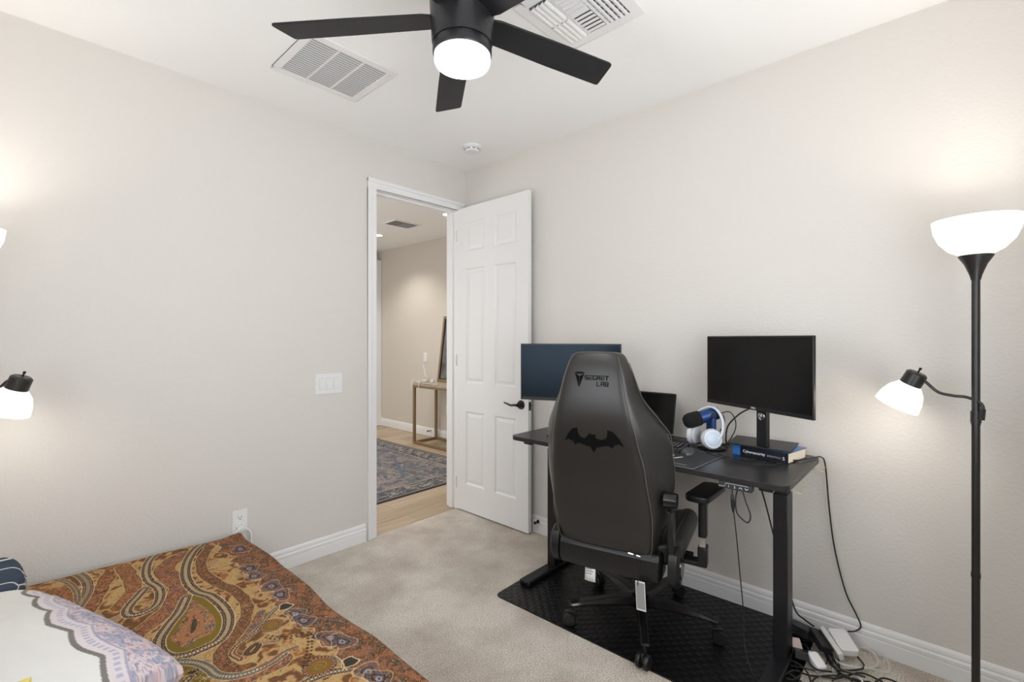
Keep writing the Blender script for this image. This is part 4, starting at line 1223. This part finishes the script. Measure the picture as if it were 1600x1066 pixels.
    for cx_, cy_, rr_ in ((510, 890, .040), (130, 565, .032)):
        c0 = z6([(cx_, cy_)])[0]; d = np.hypot(X - c0[0], Y - c0[1]); a = np.arctan2(Y - c0[1], X - c0[0])
        C = mixc(C, DARK, d < rr_ * 1.25); C = mixc(C, TAUPE, (d < rr_ * 1.2) * (np.abs((a * 4.0) % 1 - .5) < .32)); C = mixc(C, RUST, d < rr_); C = mixc(C, OLIVE, (d < rr_ * .8)); C = mixc(C, SALMON, (d < rr_ * .6) * (np.abs(((d / rr_) * 3 - a / (2 * PI)) % 1 - .5) < .13))
    # border strip along the open side
    bw = .20 + .018 * np.sin(Y * 37) + .012 * np.sin(Y * 83 + 1)
    e = -1.70 - X
    m = (e < bw * .72)
    C = mixc(C, PALE, (abs(e - bw * .72) < .0035)); C = mixc(C, BROWN, m); C = filament(C, m, (RUST, SLATE), .85); C = mixc(C, DARK, m * (rg < .2) * .6); C = mixc(C, TAUPE, m * (rg > .9) * .7)
    C = mixc(C, SALMON, m * (n1 > .6) * .5)
    for px_, py_ in ((120, 250), (190, 320), (330, 470), (400, 520), (600, 660), (690, 690), (900, 930), (990, 990), (-60, 110), (-20, 170), (-120, -40)):
        c0 = z6([(px_, py_)])[0]; d = np.hypot((X - c0[0]), (Y - c0[1]) * .7)
        a = np.arctan2(Y - c0[1], X - c0[0]); dd = d * (1 + .18 * np.cos(3 * a + px_)); C = mixc(C, PALE, (abs(dd - .036) < .0016) * .55); C = mixc(C, SLATE, (dd < .032) * (nf > .42) * .7); C = mixc(C, DARK, (abs(dd - .016) < .002) | (d < .0035)); C = mixc(C, (.26, .26, .32), (d > .004) * (d < .009))
    for px_, py_ in ((240, 410), (750, 855)):
        c0 = z6([(px_, py_)])[0]; d = np.hypot((X - c0[0]) * (1 + .25 * np.sin(Y * 130)), (Y - c0[1])); C = mixc(C, PALE, d < .027); C = mixc(C, (.04, .035, .025), d < .022)
    # dotted line bordering the tan field
    for pl_ in (z6([(70, 650), (180, 665), (290, 660), (400, 630), (440, 640), (430, 760), (390, 900)]),):
        d, s_ = poly_dist(X, Y, sm(pl_)); C = mixc(C, DARK, (abs(d - .006) < .004) * (np.abs((s_ / .018) % 1 - .5) < .22))
    return C * (0.92 + .16 * vnoise(X, Y, 300, 2)[..., None])


bed = thing('bed', 'low bed with a tan and rust paisley bedspread beside the wall', 'bed', (-2.16, -1.25, 0))
bo = np.array((-2.16, -1.25, 0))
bm = bmesh.new(); bx(bm, -.43, .42, -1.08, 1.09, .04, .12); obj('bed_frame', bm, M_blackmetal, bed, bevel=.01)
for sx in (-.38, .37):
    for sy in (-1.02, 1.03):
        bm = bmesh.new(); cyl(bm, (sx, sy, 0), (sx, sy, .05), .022); obj('leg', bm, M_blackmetal, bed)
bm = bmesh.new(); prism(bm, rrect(.88, 2.2, .05, 5), .12, .315); obj('mattress', bm, M_mattress, bed, bevel=.02, seg=3)
gx = np.concatenate([np.linspace(-2.64, -1.700, 430)]); gy = np.linspace(-2.36, -.118, 1020)
XX, YY = np.meshgrid(gx, gy)
ZZ = BZ + .006 * (fbm(XX, YY, 3.5, 4) - .5) * 2 + .004 * (fbm(XX, YY, 9, 6) - .5) * 2
# fold the sheet edge gently: rounded shoulders and side drops
def drop(d, r=.03):  # d = distance beyond the shoulder
    return np.where(d > 0, r - np.sqrt(np.maximum(r * r - np.minimum(d, r) ** 2, 0)), 0)
wob = .008 * np.sin(YY * 7) + .004 * np.sin(YY * 13 + 1)
XW = XX + np.where(XX > -1.95, (XX + 1.95) / .25 * wob, 0) + .03 * np.clip((YY + .35) / .25, 0, 1) * np.clip((XX + 1.85) / .15, 0, 1) * 0
YW = YY + .035 * ((-1.70 - XX) / .94 - .0) * np.clip((YY + .6) / .5, 0, 1) * 1.0
ZZ = ZZ - drop(XX - (-1.725), .025) - drop(YY - (-.145), .027) + .022 * np.clip((-1.8 - XX) / .8, 0, 1) * np.clip((YY + .6) / .5, 0, 1)
# little raised corner
ZZ = ZZ + .012 * np.exp(-((XX + 1.72) ** 2 + (YY + .14) ** 2) / .003)
C_ = cover_colours(XX, YY)
P = np.stack([XW, YW, ZZ], -1) - bo
# add the side skirt rows on the open side and the far side
cv = grid_mesh('bedspread', P, M_bed, bed); paint_grid(cv, XX, YY, C_)
ks = 14
t_ = np.linspace(0, 1, ks)[None, :]
edge = P[:, -1:, :]; sk = np.repeat(edge, ks, 1).copy()
sk[:, :, 2] -= t_ * (edge[:, :, 2] - .03); sk[:, :, 0] += .010 * np.sin(t_ * 3) + .012 * t_ * np.sin(gy * 31)[:, None]
s1 = grid_mesh('bedspread_drop', sk, M_bed, bed)
SX, SY = np.meshgrid(np.linspace(-1.80, -1.70, ks), gy); paint_grid(s1, SX, SY, cover_colours(SX, SY))
edge = P[-1:, :, :]; sk = np.repeat(edge, ks, 0).copy(); tt = t_.T
sk[:, :, 2] -= tt * (edge[:, :, 2] - .03); sk[:, :, 1] += .006 * np.sin(gx * 37)[None, :] * tt
s2 = grid_mesh('bedspread_drop', sk, M_bed, bed); SX, SY = np.meshgrid(gx, np.linspace(-.20, -.118, ks)); paint_grid(s2, SX, SY, cover_colours(SX, SY))


# ------------------------------------------------------------------ pillows
def pillow(name, label, loc, rot, w_, h_, t_, m, power=.42, group=None, paint=None):
    n_ = 220
    u = np.linspace(-1, 1, n_); U, V = np.meshgrid(u, u)
    q = (np.clip(1 - U ** 2, 0, 1) * np.clip(1 - V ** 2, 0, 1)) ** power
    pinch = 1 - .06 * (1 - np.abs(V)) * 0
    Xp = U * w_ / 2 * (1 - .07 * (1 - V ** 2) * 0 - .05 * (np.abs(V) < .999) * (1 - np.abs(V)) * U ** 2); Yp = V * h_ / 2 * (1 - .05 * (1 - np.abs(U)) * V ** 2)
    wr = (fbm(U, V, 3, 8) - .5) * .018
    root = thing(name, label, 'pillow', loc, 0, group, rot)
    parts = []
    for s in (1, -1):
        P_ = np.stack([Xp, Yp, s * (q * t_ / 2 + wr * q)], -1)
        if s < 0: P_ = P_[:, ::-1]
        o = grid_mesh('pillow_face' if s > 0 else 'pillow_underside', P_, m, root)
        if paint is not None:
            c_ = paint(U, V); paint_grid(o, U, V, c_ if s > 0 else c_[:, ::-1])
        parts.append(o)
    return root, parts


def navy_paint(U, V):
    rng = np.random.RandomState(4); pts = rng.rand(15, 2) * 2.4 - 1.2
    D = np.stack([np.hypot(U - a, V - b) for a, b in pts], 0); D.sort(axis=0)
    C = np.zeros(U.shape + (3,)) + np.array((.022, .040, .072)); e = D[1] - D[0]
    return mixc(C, (.62, .62, .60), (e < .045) * 1.0)


pillow('pillow', 'small navy cushion with white cracked-line pattern at the far end of the bed', (-2.598, -.335, .418), (R(90), 0, R(88)), .36, .175, .15, M_navy, .22, paint=navy_paint)


def sham_edge(U):
    w_ = .12 + .46 * np.clip((.95 - U) / 1.2, 0, 1)
    return -1 + w_ + .085 * np.abs(np.sin(U * 8.2 + .2))


def sham_paint(U, V):
    C = np.zeros(U.shape + (3,)) + np.array((.66, .65, .625))
    e = sham_edge(U)
    m = V < e
    X = U * .42; Y = V * .25
    rg, n1 = curls(X, Y, 38, 31); rf, nf = curls(X, Y, 80, 33)
    B = np.zeros(U.shape + (3,)) + np.array((.58, .50, .52))
    B = mixc(B, (.30, .32, .42), (n1 > .5) * .85); B = mixc(B, (.17, .17, .23), (rg < .24) * .75); B = mixc(B, (.60, .40, .40), (nf > .72) * .6)
    d = e - V
    B = mixc(B, (.62, .56, .57), (d < .16) * 1.0); B = mixc(B, (.38, .38, .48), (abs(d - .09) < .03) * (np.abs((U * 28) % 1 - .5) < .25)); B = mixc(B, (.34, .33, .42), abs(d - .17) < .012)
    d2 = (V + 1) - .0
    B = mixc(B, (.66, .52, .53), (abs(V + .97) < .03) * .5)
    C = np.where(m[..., None], B, C)
    return mixc(C, (.17, .16, .145), (V >= e) * (V < e + .055))


pw, pf = pillow('pillow', 'large white pillow with mauve paisley border at the near end of the bed', (-2.615, -.975, .450), (R(4), R(0), R(107.5)), .90, .50, .26, M_scarf, .29, paint=sham_paint)
pillow('pillow', 'yellow cushion barely showing at the lower left corner of the picture', (-2.73, -1.475, .480), (R(80), R(0), R(4)), .37, .31, .13, M_yellow, .35)

# ------------------------------------------------------------------ hallway things
rug = grid = None
RX0, RX1, RY0, RY1 = -.62, .945, .572, 3.25
gx = np.linspace(RX0, RX1, 300); gy = np.linspace(RY0, RY1, 520)
XX, YY = np.meshgrid(gx, gy)
C = np.zeros(XX.shape + (3,)) + np.array((.25, .23, .215))
rg, n1 = curls(XX, YY, 9, 41); rf, nf = curls(XX, YY, 24, 43)
C = mixc(C, (.115, .125, .155), (n1 > .52) * .9); C = mixc(C, (.30, .27, .25), (nf > .62) * .7); C = mixc(C, (.06, .06, .075), (rg < .22) * .8); C = mixc(C, (.30, .22, .20), (n1 < .22) * .5)
C = mixc(C, (.04, .04, .05), (rf < .16) * .6)
e = np.minimum(np.minimum(XX - RX0, RX1 - XX), np.minimum(YY - RY0, RY1 - YY))
m = e < .24
B = np.zeros(XX.shape + (3,)) + np.array((.075, .08, .10)); B = mixc(B, (.36, .32, .27), (nf > .60) * .85); B = mixc(B, (.18, .18, .21), (nf < .3) * .8); B = mixc(B, (.03, .03, .04), (rf < .2) * .7)
C = np.where(m[..., None], B, C)
for a, w_, c_ in ((.245, .008, (.30, .27, .24)), (.225, .006, (.03, .03, .04)), (.052, .008, (.035, .035, .045)), (.035, .010, (.30, .27, .25)), (.012, .014, (.035, .035, .045))):
    C = mixc(C, c_, abs(e - a) < w_)
# medallion
md = np.abs(XX - .16) / .42 + np.abs(YY - 1.9) / .85
C = mixc(C, (.10, .12, .16), (np.abs(md - .95) < .05) * .8); C = mixc(C, (.20, .19, .19), (np.abs(md - .55) < .03) * .7)
P = np.stack([XX, YY, np.full(XX.shape, .003)], -1)
ro = grid_mesh('rug', P, M_rug); paint_grid(ro, XX, YY, C)
sf = ro.modifiers.new('thick', 'SOLIDIFY'); sf.thickness = .006; sf.offset = -1
tag(ro, 'dark blue-grey oriental rug on the hallway wood floor', 'rug')

ct = thing('console_table', 'brass-framed console table with stone top in the hallway', 'table', (1.32, 1.72, 0))
cx0, cx1, cy0, cy1 = 1.108 - 1.32, 1.500 - 1.32, 1.02 - 1.72, 2.265 - 1.72
q = .032
bm = bmesh.new(); bx(bm, cx0 + .004, cx1 - .004, cy0 + .004, cy1 - .004, .765, .800); obj('table_top', bm, M_stone, ct, bevel=.002)
for (xa, ya) in ((cx0, cy0), (cx0, cy1 - q), (cx1 - q, cy0), (cx1 - q, cy1 - q)):
    bm = bmesh.new(); bx(bm, xa, xa + q, ya, ya + q, 0, .766); obj('leg', bm, M_gold, ct, bevel=.002)
for z0 in (.0, .735):
    for xa in (cx0, cx1 - q):
        bm = bmesh.new(); bx(bm, xa, xa + q, cy0 + q, cy1 - q, z0, z0 + .03); obj('rail', bm, M_gold, ct, bevel=.002)
    for ya in (cy0, cy1 - q):
        bm = bmesh.new(); bx(bm, cx0 + q, cx1 - q, ya, ya + q, z0, z0 + .03); obj('rail', bm, M_gold, ct, bevel=.002)

pfm = thing('picture_frame', 'tall framed dark picture leaning on the hallway console table', 'picture', (1.40, 2.10, .801), 0)
Mf = frameM((0, 0, 0), (0, -1, 0), (.13, 0, .99))
FW, FH = .62, .88
bm = bmesh.new()
for a, b, c_, d_ in ((0, .035, 0, FH), (FW - .035, FW, 0, FH), (.035, FW - .035, 0, .035), (.035, FW - .035, FH - .035, FH)): bx(bm, a, b, c_, d_, -.004, .022, Mf)
obj('frame', bm, M_gold, pfm, bevel=.003)
bm = bmesh.new()
for a, b, c_, d_ in ((.035, .047, .035, FH - .035), (FW - .047, FW - .035, .035, FH - .035), (.047, FW - .047, .035, .047), (.047, FW - .047, FH - .047, FH - .035)): bx(bm, a, b, c_, d_, .0, .016, Mf)
obj('inner_frame', bm, M_bronze, pfm)
bm = bmesh.new(); bx(bm, .045, FW - .045, .045, FH - .045, 0, .008, Mf); obj('picture_canvas', bm, M_canvas, pfm)

cn = thing('candle', 'slender pale taper candle leaning in a small glass on the console table', 'candle', (1.30, 2.20, .801))
bm = bmesh.new(); lathe(bm, [(.020, 0), (.024, .002), (.030, .07), (.028, .07), (.021, .006), (0, .006)], n=24, close=False); obj('glass_cup', bm, M_glass, cn)
bm = bmesh.new(); tube(bm, [(-.006, 0, .006), (-.008, .03, .09), (-.015, .075, .22)], lambda t: .013 - .009 * t, 10); obj('candle_stick', bm, M_white, cn)
bm = bmesh.new(); tube(bm, [(1.20, 2.20, .804), (1.16, 2.235, .812), (1.12, 2.255, .84), (1.098, 2.262, .80), (1.092, 2.262, .74), (1.095, 2.262, .70)], .005, 6); tube(bm, [(1.20, 2.20, .806), (1.15, 2.15, .82), (1.105, 2.12, .80), (1.098, 2.12, .73)], .004, 6)
tube(bm, [(1.20, 2.20, .805), (1.26, 2.16, .815), (1.24, 2.21, .83), (1.19, 2.21, .806)], .004, 6)
tag(obj('ribbon', bm, M_label), 'white knotted ribbon draped over the console table corner', 'ribbon')
bm = bmesh.new(); lathe(bm, [(0, 0), (.018, .004), (.022, .02), (.015, .034), (0, .038)], n=16, close=False)
tag(obj('glass_ornament', bm, M_headwhite, loc=(1.25, 2.03, .801)), 'small pale round ornament in front of the leaning picture', 'ornament')
for nm, yy, zz, lb in (('outlet', 2.565, 1.112, 'small white wall plate above the hallway console table'), ('outlet', 2.06, .415, 'white outlet low on the hallway wall behind the console table')):
    t = thing(nm, lb, 'outlet', (HX, yy, zz))
    bm = bmesh.new(); prism(bm, rrect(.078, .125, .005), 0, .006, frameM((0, 0, 0), (0, -1, 0), (0, 0, 1))); obj('plate', bm, M_white, t, bevel=.001)
    for dz in (.02, -.02):
        bm = bmesh.new(); prism(bm, rrect(.032, .028, .010), .006, .0075, frameM((0, 0, dz), (0, -1, 0), (0, 0, 1))); obj('socket', bm, M_offwhite, t)
bm = bmesh.new(); cyl(bm, (HX - .016, 2.42, .085), (HX - .075, 2.42, .085), .006, n=10); cyl(bm, (HX - .070, 2.42, .085), (HX - .082, 2.42, .085), .010, n=12); tag(obj('door_stop', bm, M_bronze), 'bronze door stop on the hallway baseboard beside the console table', 'door stop')
HC = 2.77
hv = thing('hall_vent', 'square ceiling vent in the hallway', 'vent', (.74, 1.97, HC))
bm = bmesh.new()
for q_ in ((-.19, .19, -.14, -.115), (-.19, .19, .115, .14), (-.19, -.165, -.115, .115), (.165, .19, -.115, .115)): bx(bm, *q_, -.008, 0)
obj('frame', bm, M_ventwhite, hv)
bm = bmesh.new(); bx(bm, -.165, .165, -.115, .115, -.0015, -.0003); obj('duct_opening', bm, M_ventdark, hv)
bm = bmesh.new()
for i in range(8):
    y = -.10 + i * .0285; Mx = Matrix.Translation((-.084, y, -.006)) @ Matrix.Rotation(R(40), 4, 'X'); bx(bm, -.08, .08, -.008, .008, -.0006, .0006, Mx)
for i in range(6):
    x = .012 + i * .028; Mx = Matrix.Translation((x, 0, -.006)) @ Matrix.Rotation(R(-40), 4, 'Y'); bx(bm, -.008, .008, -.11, .11, -.0006, .0006, Mx)
obj('slats', bm, M_ventwhite, hv, smooth=False)
for i, (x, y, lb) in enumerate(((.87, 2.72, 'lit recessed ceiling light at the left of the hallway ceiling'), (.83, 1.205, 'lit recessed ceiling light half hidden by the open door'))):
    t = thing('recessed_light', lb, 'ceiling light', (x, y, HC), 0, 'recessed lights in the hallway ceiling')
    bm = bmesh.new(); lathe(bm, [(.078, 0), (.080, -.004), (.062, -.006), (.060, -.002), (.060, 0)], n=36, close=False); obj('trim_ring', bm, M_white, t)
    bm = bmesh.new(); lathe(bm, [(0, -.0015), (.060, -.0015), (.060, -.0025), (0, -.0025)], n=36, close=False); obj('lens', bm, M_can, t)
    light('hall_spot', 'SPOT', (x, y, HC - .02), 62, (1.0, .95, .88), .05, rot=(0, 0, 0), spot=R(125))
light('hall_spot', 'SPOT', (-.9, 2.3, HC - .02), 50, (1.0, .95, .88), .05, spot=R(150))  # extra unseen spot added for hallway brightness, without a fixture
light('hall_fill', 'AREA', (HX0 + .03, 1.9, 1.4), 38, (.97, .98, 1.0), 2.0, 2.2, (0, R(-90), 0))  # added fill light to brighten the hallway; no window stands behind it

# ------------------------------------------------------------------ cables and adapters
def cable(name, pts, r, m, label, cat='cable', sub=8, n=7):
    bm = bmesh.new(); tube(bm, pts, r, n, sub); return tag(obj(name, bm, m), label, cat)


cable('cable', [(-.27, -2.36, .836), (-.22, -2.43, .838), (-.12, -2.47, .836), (-.06, -2.490, .832), (-.035, -2.502, .79), (-.025, -2.515, .60), (-.022, -2.535, .42), (-.022, -2.575, .24), (-.022, -2.615, .15), (-.026, -2.632, .105), (-.045, -2.615, .085), (-.06, -2.59, .080)], .0032, M_cable, 'black cable hanging from the desk end down the wall to the white power adapter')
cable('cable', [(-.14, -2.22, .77), (-.06, -2.25, .60), (-.03, -2.30, .36), (-.028, -2.352, .17), (-.04, -2.385, .08), (-.08, -2.43, .075), (-.11, -2.47, .075)], .0038, M_cable, 'thick black cable dropping behind the right desk leg to the adapters')
cable('cable', [(-.630, -2.285, .785), (-.632, -2.285, .755), (-.632, -2.287, .72), (-.63, -2.30, .60), (-.62, -2.31, .45), (-.61, -2.32, .30), (-.62, -2.33, .16), (-.64, -2.37, .08), (-.60, -2.44, .02)], .0022, M_cable, 'thin black power cable hanging straight from the height control')
bm = bmesh.new(); cyl(bm, (-.632, -2.285, .755), (-.632, -2.2865, .735), .0045, .007, 12); cyl(bm, (-.632, -2.2865, .735), (-.632, -2.288, .705), .0072, .0068, 12); cyl(bm, (-.632, -2.288, .705), (-.632, -2.289, .685), .0066, .003, 12)
tag(obj('inline_plug', bm, M_plastic), 'small black barrel connector below the height control', 'connector')
cable('cable', [(-.630, -2.305, .782), (-.632, -2.298, .74), (-.632, -2.302, .69), (-.632, -2.325, .665), (-.632, -2.345, .66), (-.632, -2.352, .69), (-.632, -2.335, .74), (-.630, -2.322, .782)], .0028, M_cable, 'black cable loop hanging under the height control')
cable('cable', [(-.315, -2.262, 1.06), (-.27, -2.20, 1.02), (-.20, -2.13, .95), (-.14, -2.10, .88), (-.10, -2.09, .836)], .0035, M_cable, 'black cable running from the right monitor down behind the headset')
cable('cable', [(-.19, -2.08, 1.00), (-.15, -2.12, 1.01), (-.12, -2.14, .96), (-.12, -2.13, .90), (-.15, -2.09, .84), (-.25, -2.0, .8345)], .0025, M_cable, 'thin black microphone cable arching beside the headset')
for k, pts in enumerate([[(-.26, -2.03, .836), (-.33, -2.12, .836), (-.36, -2.20, .836), (-.33, -2.28, .836), (-.28, -2.26, .836)], [(-.28, -2.02, .837), (-.38, -2.14, .836), (-.43, -2.27, .836), (-.39, -2.36, .836), (-.32, -2.38, .836)], [(-.20, -1.95, .836), (-.26, -1.99, .837), (-.33, -2.07, .837), (-.31, -2.17, .836)],
                         [(-.17, -1.80, .836), (-.20, -1.90, .838), (-.16, -1.99, .836), (-.09, -2.10, .836)]]):
    cable('cable', pts, .0018 if k < 3 else .0035, M_cable, ['thin black cable curving on the desk in front of the book', 'thin black cable in a wide arc near the front of the desk', 'thin black cable lying between headset and book', 'black cable lying on the desk behind the headset'][k])
cable('cable', [(-.50, -1.86, .8365), (-.47, -1.93, .8365), (-.50, -1.99, .8365), (-.55, -1.93, .8365), (-.57, -1.99, .8365), (-.50, -2.03, .8365)], .0016, M_cablew, 'thin white earphone cable tangled on the mouse pad')
# pile under the desk end
bm = bmesh.new(); Ma = Matrix.Translation((-.125, -2.580, .060)) @ Matrix.Rotation(R(34), 4, 'Z') @ Matrix.Rotation(R(-12), 4, 'Y'); prism(bm, rrect(.118, .074, .012, 4), -.015, .015, Ma)
tag(obj('power_adapter', bm, M_white, bevel=.004, seg=3), 'large white power adapter lying on top of the cable pile', 'power adapter')
bm = bmesh.new(); Ma = Matrix.Translation((-.172, -2.505, .058)) @ Matrix.Rotation(R(34), 4, 'Z') @ Matrix.Rotation(R(-8), 4, 'Y') @ Matrix.Rotation(R(18), 4, 'X'); prism(bm, rrect(.115, .050, .005, 3), -.016, .012, Ma)
tag(obj('power_adapter', bm, M_plastic, bevel=.003), 'black rectangular power adapter next to the white one', 'power adapter')
ps = thing('power_strip', 'slim white power strip wedged between the adapters', 'power strip', (-.165, -2.545, .060), 0, rot=(R(70), R(-10), R(36)))
bm = bmesh.new(); prism(bm, rrect(.15, .036, .006, 3), -.010, .010); obj('strip_body', bm, M_offwhite, ps, bevel=.002)
bm = bmesh.new()
for k in range(4): bx(bm, -.062 + k * .032, -.047 + k * .032, -.012, .012, .010, .0112)
obj('sockets', bm, M_print, ps)
bm = bmesh.new(); Ma = Matrix.Translation((-.300, -2.512, .030)) @ Matrix.Rotation(R(50), 4, 'Z') @ Matrix.Rotation(R(-25), 4, 'Y'); prism(bm, rrect(.068, .045, .010, 4), -.016, .016, Ma); cyl(bm, Ma @ Vector((.033, 0, 0)), Ma @ Vector((.045, 0, 0)), .005)
tag(obj('plug_adapter', bm, M_white, bevel=.004), 'white rounded wall plug adapter on the carpet in front of the pile', 'power adapter')
bm = bmesh.new(); Ma = Matrix.Translation((-.305, -2.458, .040)) @ Matrix.Rotation(R(15), 4, 'Z') @ Matrix.Rotation(R(20), 4, 'Y'); prism(bm, rrect(.070, .050, .004, 3), -.015, .015, Ma)
tag(obj('plug_adapter', bm, M_plastic, bevel=.003), 'black cube plug adapter beside the desk leg', 'power adapter')
bm = bmesh.new(); Ma = Matrix.Translation((-.235, -2.425, .032)) @ Matrix.Rotation(R(30), 4, 'Z') @ Matrix.Rotation(R(-30), 4, 'Y'); prism(bm, rrect(.050, .038, .005, 3), -.014, .014, Ma)
tag(obj('plug_adapter', bm, M_pink, bevel=.003), 'small pale pink plug adapter behind the desk leg', 'power adapter')
bm = bmesh.new(); Ma = Matrix.Translation((-.118, -2.395, .045)) @ Matrix.Rotation(R(80), 4, 'Z') @ Matrix.Rotation(R(14), 4, 'X'); prism(bm, rrect(.15, .09, .008, 3), -.020, .020, Ma)
tag(obj('power_adapter', bm, M_plastic, bevel=.004), 'dark charger box against the baseboard behind the desk leg', 'power adapter')
random.seed(5)
def loop_pts(px0, amp=1, z=.008):
    out_ = []
    for i, (px, py) in enumerate(px0):
        u_, v_ = unpr(px, py, z + (i % 3) * .004); out_.append((min(u_, -.012), v_, z + (i % 3) * .004))
    return out_
CB = [([(1250, 990), (1268, 992), (1280, 1002), (1300, 1040), (1330, 1062), (1360, 1066)], .0038, 0, 'black cable running out from under the black adapter'),
      ([(1228, 1008), (1224, 1030), (1232, 1050), (1250, 1064), (1262, 1075)], .0034, 0, 'black cable curling down beside the desk leg'),
      ([(1240, 1020), (1245, 1045), (1262, 1055), (1290, 1058), (1310, 1060), (1345, 1052), (1380, 1066)], .0036, 0, 'black cable sweeping right along the carpet'),
      ([(1250, 1000), (1285, 1008), (1293, 1030), (1280, 1048), (1255, 1044), (1235, 1040)], .0024, 0, 'thin black cable loop around the plugs'),
      ([(1310, 1020), (1311, 1045), (1309, 1060)], .0042, 0, 'short thick black cable below the white adapter'),
      ([(1334, 1020), (1350, 1040), (1340, 1047), (1310, 1046), (1295, 1030), (1288, 1015)], .0036, 0, 'black cable looping right of the white adapter'),
      ([(1300, 1012), (1306, 1032), (1330, 1042), (1360, 1044), (1372, 1036), (1362, 1018), (1345, 1012)], .0042, 1, 'thick white cable curving right of the adapters'),
      ([(1345, 1010), (1370, 1018), (1388, 1035), (1388, 1050), (1372, 1048), (1350, 1042)], .0026, 1, 'thin white cable in a wide loop toward the baseboard'),
      ([(1300, 1045), (1330, 1052), (1345, 1062), (1350, 1072)], .0036, 1, 'white cable end at the front of the pile'),
      ([(1205, 1040), (1206, 1026), (1216, 1018), (1234, 1020), (1262, 1035), (1282, 1060), (1284, 1072)], .0020, 2, 'thin grey cable arching over the corner of the mat'),
      ([(1268, 1066), (1278, 1058), (1300, 1056), (1330, 1060), (1362, 1070)], .0034, 0, 'black cable lying nearest the viewer'),
      ([(1368, 1066), (1380, 1060), (1400, 1066), (1412, 1075)], .0036, 0, 'black cable bend at the right front of the pile'),
      ([(1236, 985), (1258, 990), (1275, 992), (1292, 1002), (1305, 1035), (1318, 1050)], .0034, 0, 'black cable passing behind the small plugs'),
      ([(1222, 1015), (1232, 1030), (1248, 1038), (1262, 1052), (1268, 1070)], .0032, 0, 'black cable bending around the foot of the desk leg'),
      ([(1226, 1055), (1238, 1048), (1252, 1052), (1240, 1062), (1228, 1060)], .0026, 0, 'small closed black cable loop at the bottom of the pile'),
      ([(1240, 1000), (1262, 1012), (1262, 1030), (1275, 1046), (1300, 1050)], .0036, 0, 'black cable between the white and black plugs'),
      ([(1284, 1016), (1300, 1026), (1303, 1044), (1322, 1050), (1352, 1058)], .0036, 0, 'black cable snaking below the power strip'),
      ([(1300, 1064), (1312, 1058), (1324, 1056), (1332, 1066)], .0034, 0, 'short black cable hump at the bottom edge')]
for i, (p_, r_, k_, lb) in enumerate(CB):
    cable('cable', loop_pts(p_, z=r_ + .002 + .0015 * i), r_ , (M_cable, M_cablew, M_inkg)[k_], lb)
